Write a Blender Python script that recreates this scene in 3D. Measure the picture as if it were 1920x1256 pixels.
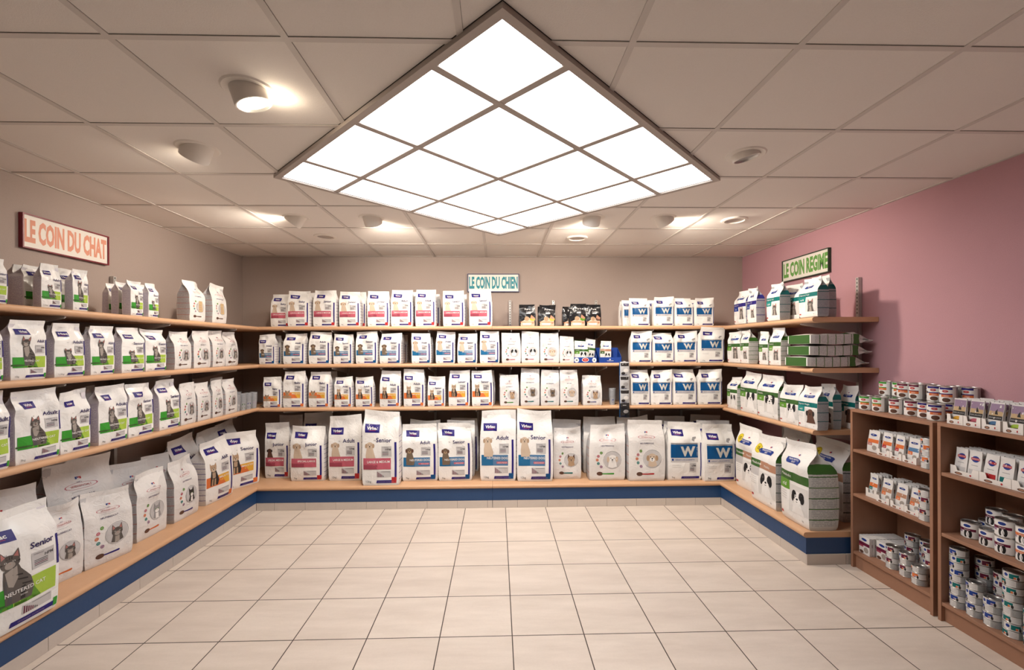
import bpy, bmesh, math, random
from mathutils import Vector, Matrix, noise

for _o in list(bpy.data.objects):
    bpy.data.objects.remove(_o)
S = bpy.context.scene
COL = S.collection
R = math.radians
PI = math.pi

# ------------------------------------------------------------------ camera
cd = bpy.data.cameras.new('camera')
cam = bpy.data.objects.new('camera', cd)
COL.objects.link(cam)
cd.sensor_fit = 'HORIZONTAL'
cd.sensor_width = 36.0
cd.lens = 830.62 / 1920 * 36
cd.shift_x = (960 - 953.99) / 1920
cd.shift_y = (653.37 - 628) / 1920
cd.clip_start = 0.05
cam.matrix_world = (Matrix.Translation((0, 0, 1.592)) @ Matrix.Rotation(-0.0261, 4, 'Z')
                    @ Matrix.Rotation(R(90), 4, 'X') @ Matrix.Rotation(-0.0037, 4, 'Z'))
S.camera = cam

# ------------------------------------------------------------------ world, exposure
S.view_settings.view_transform = 'Standard'
S.view_settings.look = 'None'
S.view_settings.gamma = 1.0
S.view_settings.use_curve_mapping = False
S.view_settings.exposure = 0.0
W = bpy.data.worlds.new('shop_beyond')
S.world = W
W.use_nodes = True
W.node_tree.nodes['Background'].inputs[0].default_value = (1.0, 0.93, 0.86, 1)
W.node_tree.nodes['Background'].inputs[1].default_value = 0.03
PANEL_GLOW = 7.2       # radiance of the lit ceiling panes
SPOT_W = 112.0          # watts of each eyeball lamp
FLOOD_W = 14.0

XL, XR, YB, ZC = -2.93, 2.91, 5.18, 2.663
YF = -1.6              # the room runs on behind the camera

# ------------------------------------------------------------------ materials
MATS = {}
def mat(name, col, rough=0.5, metal=0.0, spec=0.5, emit=None, es=0.0, alpha=1.0, trans=0.0, bump=None, coat=0.0):
    m = MATS.get(name)
    if m: return m
    m = bpy.data.materials.new(name); m.use_nodes = True
    MATS[name] = m
    b = m.node_tree.nodes['Principled BSDF']
    b.inputs['Base Color'].default_value = (*col, 1)
    b.inputs['Roughness'].default_value = rough
    b.inputs['Metallic'].default_value = metal
    b.inputs['Specular IOR Level'].default_value = spec
    b.inputs['Coat Weight'].default_value = coat
    if trans: b.inputs['Transmission Weight'].default_value = trans
    if emit:
        b.inputs['Emission Color'].default_value = (*emit, 1)
        b.inputs['Emission Strength'].default_value = es
    if bump:
        sc, st, det = bump
        n = nd(m, 'ShaderNodeTexNoise'); n.inputs['Scale'].default_value = sc; n.inputs['Detail'].default_value = det
        tc = nd(m, 'ShaderNodeTexCoord'); ln(m, tc.outputs['Object'], n.inputs['Vector'])
        bp = nd(m, 'ShaderNodeBump'); bp.inputs['Strength'].default_value = st; bp.inputs['Distance'].default_value = 0.01
        ln(m, n.outputs['Fac'], bp.inputs['Height']); ln(m, bp.outputs['Normal'], b.inputs['Normal'])
    return m
def nd(m, t): return m.node_tree.nodes.new(t)
def ln(m, a, b): m.node_tree.links.new(a, b)
def bsdf(m): return m.node_tree.nodes['Principled BSDF']
def mth(m, op, a, b=None, c=None, clamp=False):
    n = nd(m, 'ShaderNodeMath'); n.operation = op; n.use_clamp = clamp
    for i, v in enumerate((a, b, c)):
        if v is None: continue
        if isinstance(v, (int, float)): n.inputs[i].default_value = v
        else: ln(m, v, n.inputs[i])
    return n.outputs[0]
def mixc(m, f, a, b):
    n = nd(m, 'ShaderNodeMix'); n.data_type = 'RGBA'
    if isinstance(f, (int, float)): n.inputs[0].default_value = f
    else: ln(m, f, n.inputs[0])
    for i, v in ((6, a), (7, b)):
        if isinstance(v, tuple): n.inputs[i].default_value = (*v, 1)
        else: ln(m, v, n.inputs[i])
    return n.outputs[2]
def noise_tex(m, vec, scale, detail=3, rough=0.5, dist=0.0):
    n = nd(m, 'ShaderNodeTexNoise'); n.inputs['Scale'].default_value = scale; n.inputs['Detail'].default_value = detail
    n.inputs['Roughness'].default_value = rough; n.inputs['Distortion'].default_value = dist
    if vec is not None: ln(m, vec, n.inputs['Vector'])
    return n.outputs['Fac']
def mapping(m, vec, scale=(1, 1, 1), loc=(0, 0, 0), rot=(0, 0, 0)):
    n = nd(m, 'ShaderNodeMapping'); n.inputs['Scale'].default_value = scale; n.inputs['Location'].default_value = loc
    n.inputs['Rotation'].default_value = rot; ln(m, vec, n.inputs['Vector']); return n.outputs[0]
def texco(m, k='Object'): return nd(m, 'ShaderNodeTexCoord').outputs[k]
def sep(m, v):
    n = nd(m, 'ShaderNodeSeparateXYZ'); ln(m, v, n.inputs[0]); return n.outputs

def m_floor():
    m = mat('floor_tiles', (0.6, 0.5, 0.42), 0.42, spec=0.35)
    co = texco(m); x, y, z = sep(m, co)
    fx = mth(m, 'DIVIDE', mth(m, 'ADD', x, 0.323 + 40), 0.4); fy = mth(m, 'DIVIDE', mth(m, 'ADD', y, -4.055 + 40), 0.4)
    def edge(f):
        fr = mth(m, 'FRACT', f); return mth(m, 'MINIMUM', fr, mth(m, 'SUBTRACT', 1.0, fr))
    e = mth(m, 'MINIMUM', edge(fx), edge(fy))
    g = mth(m, 'LESS_THAN', e, 0.0072)
    cmb = nd(m, 'ShaderNodeCombineXYZ'); ln(m, mth(m, 'FLOOR', fx), cmb.inputs[0]); ln(m, mth(m, 'FLOOR', fy), cmb.inputs[1])
    wn = nd(m, 'ShaderNodeTexWhiteNoise'); wn.noise_dimensions = '3D'; ln(m, cmb.outputs[0], wn.inputs['Vector'])
    va = nd(m, 'ShaderNodeVectorMath'); va.operation = 'MULTIPLY_ADD'; va.inputs[1].default_value = (7, 7, 7)
    ln(m, wn.outputs['Color'], va.inputs[0]); ln(m, co, va.inputs[2])
    n1 = noise_tex(m, mapping(m, va.outputs[0], (1.2, 6, 1), rot=(0, 0, 0.4)), 1.6, 6, 0.62)
    n2 = noise_tex(m, va.outputs[0], 90, 2, 0.6)
    c = mixc(m, mth(m, 'SMOOTH_MIN', mth(m, 'MULTIPLY', mth(m, 'SUBTRACT', n1, 0.35, clamp=True), 2.2), 1.0, 0.1), (0.74, 0.645, 0.56), (0.60, 0.51, 0.435))
    c = mixc(m, mth(m, 'MULTIPLY', wn.outputs['Value'], 0.16), c, (0.50, 0.40, 0.33))
    c = mixc(m, mth(m, 'MULTIPLY', n2, 0.16), c, (0.42, 0.33, 0.27))
    c = mixc(m, g, c, (0.05, 0.034, 0.025))
    ln(m, c, bsdf(m).inputs['Base Color'])
    bp = nd(m, 'ShaderNodeBump'); bp.inputs['Strength'].default_value = 0.25; bp.inputs['Distance'].default_value = 0.002
    ln(m, mth(m, 'SUBTRACT', mth(m, 'MULTIPLY', n2, 0.15), mth(m, 'MULTIPLY', g, 1.0)), bp.inputs['Height']); ln(m, bp.outputs['Normal'], bsdf(m).inputs['Normal'])
    return m
def m_mottle(name, a, b, scale=3.0, rough=0.75, fine=160, fa=0.25, bump=0.25, spec=0.3):
    m = mat(name, a, rough, spec=spec); co = texco(m)
    n1 = noise_tex(m, co, scale, 4); n2 = noise_tex(m, co, fine, 3, 0.7)
    c = mixc(m, n1, a, b)
    c = mixc(m, mth(m, 'MULTIPLY', mth(m, 'SUBTRACT', n2, 0.5, clamp=True), fa * 4), c, tuple(v * 0.55 for v in b))
    ln(m, c, bsdf(m).inputs['Base Color'])
    bp = nd(m, 'ShaderNodeBump'); bp.inputs['Strength'].default_value = bump; bp.inputs['Distance'].default_value = 0.003
    ln(m, n2, bp.inputs['Height']); ln(m, bp.outputs['Normal'], bsdf(m).inputs['Normal'])
    return m
def m_wood(name, a, b, sc=(1, 14, 14), rough=0.42):
    m = mat(name, a, rough, spec=0.4); co = texco(m)
    n1 = noise_tex(m, mapping(m, co, sc), 3.0, 6, 0.6, 0.3); n2 = noise_tex(m, mapping(m, co, tuple(v * 6 for v in sc)), 5, 3, 0.6)
    c = mixc(m, n1, a, b); c = mixc(m, mth(m, 'MULTIPLY', n2, 0.25), c, tuple(v * 0.7 for v in b))
    ln(m, c, bsdf(m).inputs['Base Color']); return m
def m_film(name, col, rough=0.30):
    """crinkled printed plastic film"""
    m = mat(name, col, rough, spec=0.45, coat=0.12); co = texco(m)
    vo = nd(m, 'ShaderNodeTexVoronoi'); vo.inputs['Scale'].default_value = 9; vo.feature = 'F1'; ln(m, mapping(m, co, (1, 1, 0.7)), vo.inputs['Vector'])
    n = noise_tex(m, co, 15, 3, 0.5, 1.4)
    h = mth(m, 'ADD', mth(m, 'MULTIPLY', vo.outputs['Distance'], 0.7), n)
    bp = nd(m, 'ShaderNodeBump'); bp.inputs['Strength'].default_value = 0.62; bp.inputs['Distance'].default_value = 0.009
    ln(m, h, bp.inputs['Height']); ln(m, bp.outputs['Normal'], bsdf(m).inputs['Normal'])
    return m
def m_side(name, base, line, sepc, nsep, cap=None, dens=52.0):
    """small print on the gusset of a bag: lines of text, separators, a coloured cap (UV: u across, v up)"""
    m = mat(name, base, 0.42, spec=0.4); uv = texco(m, 'UV'); u, v, _ = sep(m, uv)
    fr = mth(m, 'FRACT', mth(m, 'MULTIPLY', v, dens)); ln1 = mth(m, 'LESS_THAN', fr, 0.5)
    br = noise_tex(m, mapping(m, uv, (16, dens, 1)), 1.0, 1, 0.4); ln2 = mth(m, 'GREATER_THAN', br, 0.44)
    mar = mth(m, 'MULTIPLY', mth(m, 'GREATER_THAN', u, 0.08), mth(m, 'LESS_THAN', u, 0.92))
    hi = mth(m, 'MULTIPLY', mth(m, 'LESS_THAN', v, 0.72), mth(m, 'GREATER_THAN', v, 0.05))
    f = mth(m, 'MULTIPLY', mth(m, 'MULTIPLY', ln1, ln2), mth(m, 'MULTIPLY', mar, hi))
    c = mixc(m, f, base, line)
    if nsep:
        s = mth(m, 'LESS_THAN', mth(m, 'FRACT', mth(m, 'MULTIPLY', v, float(nsep))), 0.09)
        c = mixc(m, mth(m, 'MULTIPLY', s, hi), c, sepc)
    if cap:
        k = mth(m, 'MULTIPLY', mth(m, 'GREATER_THAN', v, 0.66), mth(m, 'LESS_THAN', v, 0.77)); c = mixc(m, k, c, cap)
    ln(m, c, bsdf(m).inputs['Base Color'])
    n = noise_tex(m, texco(m), 30, 2); bp = nd(m, 'ShaderNodeBump'); bp.inputs['Strength'].default_value = 0.25; bp.inputs['Distance'].default_value = 0.005
    ln(m, n, bp.inputs['Height']); ln(m, bp.outputs['Normal'], bsdf(m).inputs['Normal'])
    return m

m_floor()
m_mottle('wall_taupe', (0.36, 0.295, 0.265), (0.41, 0.335, 0.30), 1.5, 0.8, 220, 0.2, 0.35)
m_mottle('wall_mauve', (0.47, 0.26, 0.30), (0.52, 0.295, 0.33), 1.5, 0.8, 220, 0.15, 0.3)
m_mottle('ceiling_tile', (0.78, 0.735, 0.69), (0.83, 0.78, 0.735), 1.2, 0.9, 260, 0.12, 0.3)
mat('grid_metal', (0.62, 0.57, 0.53), 0.5)
mat('frame_metal', (0.42, 0.36, 0.32), 0.45)
mat('shadow_gap', (0.02, 0.017, 0.015), 0.9)
m_wood('beech', (0.66, 0.40, 0.235), (0.58, 0.335, 0.19), (3, 3, 30), 0.38)
m_wood('bookcase_wood', (0.36, 0.185, 0.115), (0.30, 0.150, 0.09), (8, 2, 2), 0.5)
mat('fascia_blue', (0.012, 0.050, 0.145), 0.5, bump=(40, 0.1, 2))
m_mottle('skirting_tile', (0.60, 0.53, 0.47), (0.52, 0.45, 0.40), 9, 0.45, 120, 0.1, 0.1)
mat('bracket_grey', (0.50, 0.49, 0.48), 0.5)
mat('upright_metal', (0.52, 0.50, 0.48), 0.4, 0.3)
mat('slot_dark', (0.03, 0.03, 0.03), 0.8)
m_film('film_white', (0.79, 0.775, 0.755)); m_film('film_grey', (0.70, 0.68, 0.665)); m_film('film_black', (0.012, 0.012, 0.014), 0.25); m_film('film_silver', (0.42, 0.42, 0.43), 0.3)
m_side('side_cat', (0.70, 0.67, 0.71), (0.42, 0.36, 0.50), (0.05, 0.4, 0.08), 0)
m_side('side_dog', (0.76, 0.73, 0.72), (0.62, 0.58, 0.60), (0.05, 0.03, 0.2), 12, None, 40)
m_side('side_vet', (0.50, 0.49, 0.50), (0.34, 0.34, 0.36), (0.45, 0.22, 0.2), 7)
m_side('side_green', (0.58, 0.58, 0.56), (0.36, 0.37, 0.37), (0.05, 0.14, 0.03), 8, (0.045, 0.14, 0.025))
m_side('side_tan', (0.52, 0.51, 0.50), (0.30, 0.30, 0.32), (0.05, 0.08, 0.07), 8, (0.045, 0.14, 0.025))
m_side('side_teal', (0.36, 0.38, 0.40), (0.24, 0.26, 0.29), (0.03, 0.12, 0.13), 5, (0.0, 0.12, 0.125))
m_side('side_blue', (0.40, 0.40, 0.44), (0.25, 0.25, 0.31), (0.04, 0.04, 0.2), 5, (0.03, 0.03, 0.24))
m_side('can_print', (0.40, 0.40, 0.39), (0.24, 0.24, 0.24), (0, 0, 0), 0, None, 26)
INK = dict(
    navy=(0.022, 0.014, 0.20), navyt=(0.03, 0.02, 0.13), white=(0.86, 0.84, 0.82), grey=(0.36, 0.345, 0.35), lgrey=(0.56, 0.54, 0.54), dgrey=(0.10, 0.095, 0.10),
    red=(0.55, 0.03, 0.035), pink=(0.62, 0.135, 0.19), pinkd=(0.40, 0.07, 0.11), green=(0.045, 0.36, 0.03), lime=(0.46, 0.66, 0.075), blue=(0.015, 0.16, 0.36),
    blued=(0.10, 0.23, 0.42), orange=(0.80, 0.20, 0.055), yellow=(0.86, 0.46, 0.06), silver=(0.58, 0.56, 0.52), tblue=(0.0, 0.085, 0.27), fur=(0.50, 0.33, 0.20), cream=(0.70, 0.55, 0.42),
    creamd=(0.52, 0.36, 0.24), dark=(0.030, 0.026, 0.026), brown=(0.13, 0.06, 0.04), tabby=(0.13, 0.11, 0.10), tabbyl=(0.42, 0.37, 0.33), black=(0.01, 0.01, 0.012),
    teal=(0.0, 0.17, 0.165), tealb=(0.01, 0.27, 0.25), dgreen=(0.045, 0.135, 0.025), mgreen=(0.13, 0.34, 0.03), tan=(0.52, 0.27, 0.17), pdblue=(0.012, 0.045, 0.28), sticker=(0.86, 0.68, 0.03),
    paper=(0.70, 0.68, 0.66), maroon=(0.16, 0.01, 0.045), mauve=(0.36, 0.16, 0.3), puppy=(0.20, 0.145, 0.10), pinkn=(0.55, 0.22, 0.2), lilac=(0.36, 0.25, 0.38), sand=(0.62, 0.44, 0.24), royal=(0.012, 0.05, 0.30))
for _k, _v in INK.items(): mat('ink_' + _k, tuple(q * (0.9 if min(_v) > 0.5 else 0.78) for q in _v), 0.42, spec=0.32)
mat('pale_card', (0.78, 0.74, 0.70), 0.7)
mat('blue_card', (0.006, 0.045, 0.27), 0.5)
mat('tin', (0.62, 0.61, 0.59), 0.28, 0.9)
mat('tin_dark', (0.30, 0.30, 0.30), 0.35, 0.9)
mat('clear_cup', (0.62, 0.63, 0.66), 0.2, trans=0.5)
mat('lamp_white', (0.80, 0.75, 0.69), 0.45)
mat('lamp_lens', (0.32, 0.33, 0.32), 0.3)
mat('lamp_glow', (1, 1, 1), 0.5, emit=(1.0, 0.84, 0.62), es=20)
def m_pane():
    m = mat('lit_pane', (0.8, 0.8, 0.8), 0.5, emit=(1, 1, 1), es=PANEL_GLOW)
    co = texco(m); x, y, z = sep(m, mapping(m, co, rot=(0, 0, R(45))))
    rib = mth(m, 'SINE', mth(m, 'MULTIPLY', x, 2 * PI / 0.022)); n = noise_tex(m, mapping(m, co, (1, 1, 1)), 2.2, 4)
    k = mth(m, 'ADD', mth(m, 'MULTIPLY', rib, 0.02), mth(m, 'ADD', 0.93, mth(m, 'MULTIPLY', n, 0.1)))
    ln(m, mixc(m, k, (0.0, 0.0, 0.0), (0.985, 0.99, 1.0)), bsdf(m).inputs['Emission Color'])
m_pane()

# ------------------------------------------------------------------ mesh helpers
class MB:
    def __init__(s): s.v = []; s.f = []; s.m = []; s.ml = []; s.uv = {}
    def mi(s, name):
        if name not in s.ml: s.ml.append(name)
        return s.ml.index(name)
    def add(s, vs, fs, m, uvs=None):
        o = len(s.v); s.v += [tuple(v) for v in vs]; k = s.mi(m)
        for i, f in enumerate(fs):
            if uvs: s.uv[len(s.f)] = [uvs[j] for j in f]
            s.f.append([o + j for j in f]); s.m.append(k)
    def box(s, x0, y0, z0, x1, y1, z1, m):
        s.add([(x0, y0, z0), (x1, y0, z0), (x1, y1, z0), (x0, y1, z0), (x0, y0, z1), (x1, y0, z1), (x1, y1, z1), (x0, y1, z1)],
              [(0, 3, 2, 1), (4, 5, 6, 7), (0, 1, 5, 4), (1, 2, 6, 5), (2, 3, 7, 6), (3, 0, 4, 7)], m)
    def lathe(s, prof, n, m, mtx=None, a0=0.0, a1=2 * PI):
        full = abs(a1 - a0 - 2 * PI) < 1e-6; nn = n if full else n + 1
        vs = []
        for r, z in prof:
            for i in range(nn):
                a = a0 + (a1 - a0) * i / n; p = Vector((r * math.cos(a), r * math.sin(a), z)); vs.append(mtx @ p if mtx else p)
        fs = []
        for j in range(len(prof) - 1):
            for i in range(n):
                k = (i + 1) % nn; fs.append((j * nn + i, j * nn + k, (j + 1) * nn + k, (j + 1) * nn + i))
        s.add(vs, fs, m)
    def disc(s, r, z, n, m, mtx=None, up=True):
        vs = [Vector((r * math.cos(2 * PI * i / n), r * math.sin(2 * PI * i / n), z)) for i in range(n)]
        if mtx: vs = [mtx @ v for v in vs]
        s.add(vs, [tuple(range(n)) if up else tuple(reversed(range(n)))], m)
    def mesh(s, name, smooth=None):
        me = bpy.data.meshes.new(name); me.from_pydata(s.v, [], s.f)
        for n in s.ml: me.materials.append(MATS[n])
        for i, p in enumerate(me.polygons): p.material_index = s.m[i]
        if s.uv:
            ul = me.uv_layers.new(name='UVMap')
            for i, p in enumerate(me.polygons):
                if i in s.uv:
                    for k, li in enumerate(p.loop_indices): ul.data[li].uv = s.uv[i][k]
        if smooth is not None:
            for p in me.polygons: p.use_smooth = True
            if smooth < 179:
                try: me.set_sharp_from_angle(angle=R(smooth))
                except Exception: pass
        me.update(); return me
def link(name, me, parent=None, loc=None, rz=None):
    o = bpy.data.objects.new(name, me); COL.objects.link(o)
    if parent: o.parent = parent
    if loc is not None: o.location = loc
    if rz is not None: o.rotation_euler = (0, 0, rz)
    return o
def tag(o, label=None, cat=None, group=None, kind=None):
    if label: o['label'] = label
    if cat: o['category'] = cat
    if group: o['group'] = group
    if kind: o['kind'] = kind
    return o
def empty(name, loc=(0, 0, 0), rz=0.0):
    o = link(name, None, None, loc, rz); o.empty_display_size = 0.05; return o
def copy_tree(o, parent=None):
    c = o.copy(); COL.objects.link(c)
    if parent: c.parent = parent
    for ch in list(o.children): copy_tree(ch, c)
    return c
def bevel(me, w, seg=2):
    bm = bmesh.new(); bm.from_mesh(me)
    bmesh.ops.bevel(bm, geom=[e for e in bm.edges if len(e.link_faces) == 2 and e.calc_face_angle(0) > 0.6], offset=w, segments=seg, affect='EDGES', profile=0.5)
    bm.to_mesh(me); bm.free(); return me

# ------------------------------------------------------------------ lettering
_G = {}
def glyphs(s, bold=0.0):
    k = (s, bold)
    if k in _G: return _G[k]
    cu = bpy.data.curves.new('lettering', 'FONT'); cu.body = s; cu.resolution_u = 2; cu.offset = bold; cu.size = 1.0
    o = bpy.data.objects.new('lettering', cu); me = bpy.data.meshes.new_from_object(o)
    vs = [(v.co.x, v.co.y) for v in me.vertices]; fs = [tuple(p.vertices) for p in me.polygons]
    x0 = min(v[0] for v in vs); x1 = max(v[0] for v in vs)
    _G[k] = ([(v[0] - x0, v[1]) for v in vs], fs, x1 - x0)
    bpy.data.objects.remove(o); bpy.data.meshes.remove(me); bpy.data.curves.remove(cu)
    return _G[k]
CAP = 0.70

def _cut(poly, ax, c, lo):
    out = []; n = len(poly)
    for i in range(n):
        p, q = poly[i], poly[(i + 1) % n]; a = (p[ax] - c) * lo; b = (q[ax] - c) * lo
        if a >= 0: out.append(p)
        if (a > 0 and b < 0) or (a < 0 and b > 0):
            t = a / (a - b); out.append((p[0] + (q[0] - p[0]) * t, p[1] + (q[1] - p[1]) * t))
    return out
def gridclip(polys, gx, gy):
    """cut flat polygons along the creases of the surface they are printed on"""
    for ax, g in ((0, gx), (1, gy)):
        res = []
        for p in polys:
            lo = min(q[ax] for q in p); hi = max(q[ax] for q in p); cs = [c for c in g if lo + 1e-5 < c < hi - 1e-5]
            if not cs: res.append(p); continue
            cs = sorted(cs); rest = p
            for c in cs:
                a = _cut(rest, ax, c, -1); rest = _cut(rest, ax, c, 1)
                if len(a) > 2: res.append(a)
                if len(rest) < 3: break
            if len(rest) > 2: res.append(rest)
        polys = res
    return polys

class Art:
    """2D artwork: x 0..1 across, y 0..1 DOWN from the top; laid on a surface F(x, y) -> point, normal"""
    def __init__(s, asp): s.asp = asp; s.it = []      # asp = height / width
    def R(s, x0, y0, x1, y1, m, l=1, sl=0.0): s.it.append(('r', (x0, y0, x1, y1, sl), m, l)); return s
    def E(s, cx, cy, rx, ry, m, l=2, ring=0): s.it.append(('e', (cx, cy, rx, ry / s.asp, ring), m, l)); return s
    def P(s, pts, m, l=2): s.it.append(('p', pts, m, l)); return s
    def T(s, t, x, y, ch, m, al='l', maxw=None, l=6, bold=0.0, sx=1.0): s.it.append(('t', (t, x, y, ch, al, maxw, bold, sx), m, l)); return s
    def build(s, F, gx, gy, eps=0.0009, lay=0.0003):
        mb = MB()
        def pt(x, y, l):
            p, n = F(x, y); return p + n * (eps + lay * l)
        for k, d, m, l in s.it:
            m = m if m in MATS else 'ink_' + m
            if k == 'r':
                x0, y0, x1, y1, sl = d
                xs = sorted({x0, x1} | {g for g in gx if x0 < g < x1}); ys = sorted({y0, y1} | {g for g in gy if y0 < g < y1})
                vs = [pt(x, y + sl * (x - x0), l) for y in ys for x in xs]; n = len(xs)
                mb.add(vs, [(j * n + i, (j + 1) * n + i, (j + 1) * n + i + 1, j * n + i + 1) for j in range(len(ys) - 1) for i in range(n - 1)], m)
            else:
                if k == 'e':
                    cx, cy, rx, ry, ring = d; n = 16 if max(rx, ry) > 0.03 else 8
                    o_ = [(cx + rx * math.cos(2 * PI * i / n), cy - ry * math.sin(2 * PI * i / n)) for i in range(n)]
                    if ring:
                        i_ = [(cx + rx * ring * math.cos(2 * PI * i / n), cy - ry * ring * math.sin(2 * PI * i / n)) for i in range(n)]
                        T = [[i_[i], o_[i], o_[(i + 1) % n], i_[(i + 1) % n]] for i in range(n)]
                    else: T = [o_]
                elif k == 'p':
                    c = (sum(p[0] for p in d) / len(d), sum(p[1] for p in d) / len(d)); n = len(d)
                    T = [[c, tuple(d[(i + 1) % n]), tuple(d[i])] for i in range(n)]
                    if sum(d[i][0] * d[(i + 1) % n][1] - d[(i + 1) % n][0] * d[i][1] for i in range(n)) < 0: T = [[a, c_, b] for a, b, c_ in T]
                else:
                    t, x, y, ch, al, maxw, bold, sx = d
                    gv, gf, w = glyphs(t, bold); ky = ch / CAP; kx = ky * s.asp * sx
                    if maxw and w * kx > maxw: kx = maxw / w
                    x0 = x if al == 'l' else x - w * kx if al == 'r' else x - w * kx / 2
                    P = [(x0 + a * kx, y - b * ky) for a, b in gv]; T = [[P[q] for q in f] for f in gf]
                T = gridclip(T, gx, gy); vs = []; ix = {}; fs = []
                for p in T:
                    f = []
                    for q in p:
                        kq = (round(q[0], 5), round(q[1], 5))
                        if kq not in ix: ix[kq] = len(vs); vs.append(pt(q[0], q[1], l))
                        if not f or f[-1] != ix[kq]: f.append(ix[kq])
                    if len(f) > 1 and f[0] == f[-1]: f.pop()
                    if len(f) > 2 and len(set(f)) == len(f): fs.append(f)
                if fs: mb.add(vs, fs, m)
        return mb
    # ---- animals, drawn in a box (x, y = lower left corner; s = width; heights scale with the aspect)
    def loc(s, x, y, k):
        return lambda a, b: (x + a * k, y - b * k / s.asp)
    def shape(s, f, pts, m, l): s.P([f(*p) for p in pts], m, l)
    def el(s, f, k, cx, cy, rx, ry, m, l): q = f(cx, cy); s.E(q[0], q[1], rx * k, ry * k, m, l)
    def cat(s, x, y, k, shadow=True):
        f = s.loc(x, y, k)
        if shadow: s.el(f, k, -0.02, 0.04, 0.36, 0.05, 'dgreen' if shadow == 1 else 'dark', 2)
        s.shape(f, [(0.30, 0.85), (0.30, 0.45), (0.33, 0.02), (0.86, 0.02), (0.93, 0.25), (0.86, 0.52), (0.66, 0.80), (0.60, 0.95)], 'tabby', 3)
        s.shape(f, [(0.33, 0.80), (0.40, 0.45), (0.50, 0.40), (0.60, 0.60), (0.58, 0.90)], 'tabbyl', 4)
        s.shape(f, [(0.62, 0.05), (0.66, 0.34), (0.74, 0.36), (0.72, 0.05)], 'dark', 4); s.shape(f, [(0.36, 0.03), (0.38, 0.36), (0.44, 0.36), (0.46, 0.03)], 'dgrey', 4)
        for q, (a, b) in enumerate(((0.90, 0.20), (0.88, 0.34), (0.80, 0.48), (0.70, 0.62))):
            s.shape(f, [(a, b), (a - 0.20, b + 0.05), (a - 0.21, b + 0.085), (a - 0.01, b + 0.04)], 'dark', 4)
        s.shape(f, [(0.33, 0.62), (0.31, 0.30), (0.36, 0.32), (0.37, 0.60)], 'dgrey', 5)
        s.head_cat(f, k, 0.44, 1.02, 0.20)
        return s
    def head_cat(s, f, k, cx, cy, r, a='tabby', b='tabbyl'):
        for sg in (-1, 1): s.shape(f, [(cx + sg * r * 0.25, cy + r * 0.7), (cx + sg * r * 0.85, cy + r * 1.55), (cx + sg * r * 0.98, cy + r * 0.3)], a, 4)
        s.el(f, k, cx, cy, r, r * 0.88, a, 4)
        s.el(f, k, cx, cy - r * 0.35, r * 0.55, r * 0.42, b, 5)
        for sg in (-1, 1): s.el(f, k, cx + sg * r * 0.42, cy + r * 0.1, r * 0.15, r * 0.1, 'silver' if a == 'tabby' else 'mgreen', 5)
        s.el(f, k, cx, cy - r * 0.15, r * 0.1, r * 0.08, 'pinkn', 6)
        if a == 'tabby':
            for q in (-1, 0, 1): s.shape(f, [(cx + q * r * 0.22 - r * 0.05, cy + r * 0.38), (cx + q * r * 0.26, cy + r * 0.85), (cx + q * r * 0.22 + r * 0.05, cy + r * 0.38)], 'dark', 5)
            for sg in (-1, 1):
                s.shape(f, [(cx + sg * r * 0.55, cy - r * 0.05), (cx + sg * r * 0.98, cy + r * 0.08), (cx + sg * r * 0.95, cy - r * 0.08)], 'dark', 5)
                s.shape(f, [(cx + sg * r * 0.38, cy + r * 0.72), (cx + sg * r * 0.76, cy + r * 1.3), (cx + sg * r * 0.84, cy + r * 0.5)], 'pinkn', 5)
                s.el(f, k, cx + sg * r * 0.42, cy + r * 0.1, r * 0.05, r * 0.09, 'black', 6)
    def head_dog(s, f, k, cx, cy, r, a='cream', ear='creamd', muz='cream', up=False):
        for sg in (-1, 1):
            if up: s.shape(f, [(cx + sg * r * 0.3, cy + r * 0.6), (cx + sg * r * 0.85, cy + r * 1.5), (cx + sg * r * 1.05, cy + r * 0.2)], ear, 4)
            else: s.el(f, k, cx + sg * r * 0.95, cy - r * 0.05, r * 0.32, r * 0.62, ear, 5)
        s.el(f, k, cx, cy, r, r * 0.95, a, 4)
        s.el(f, k, cx, cy - r * 0.38, r * 0.5, r * 0.45, muz, 5)
        s.el(f, k, cx, cy - r * 0.18, r * 0.2, r * 0.15, 'black', 6)
        for sg in (-1, 1): s.el(f, k, cx + sg * r * 0.36, cy + r * 0.2, r * 0.11, r * 0.1, 'black', 6)
        s.shape(f, [(cx - r * 0.25, cy - r * 0.55), (cx, cy - r * 0.62), (cx + r * 0.25, cy - r * 0.55), (cx, cy - r * 0.5)], 'black', 6)
    def dog(s, x, y, k, a='cream', ear='creamd', muz='cream', coat=None, up=False):
        f = s.loc(x, y, k); body = coat or a
        s.shape(f, [(0.26, 0.95), (0.20, 0.5), (0.22, 0.02), (0.78, 0.02), (0.84, 0.3), (0.74, 0.62), (0.64, 0.98)], body, 3)
        s.shape(f, [(0.32, 0.85), (0.34, 0.5), (0.56, 0.5), (0.58, 0.85)], a, 4)
        s.shape(f, [(0.30, 0.02), (0.32, 0.45), (0.42, 0.45), (0.42, 0.02)], a if not coat else ear, 4); s.shape(f, [(0.50, 0.02), (0.50, 0.45), (0.60, 0.45), (0.62, 0.02)], a if not coat else ear, 4)
        s.head_dog(f, k, 0.45, 1.1, 0.24, a, ear, muz, up)
        return s

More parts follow.
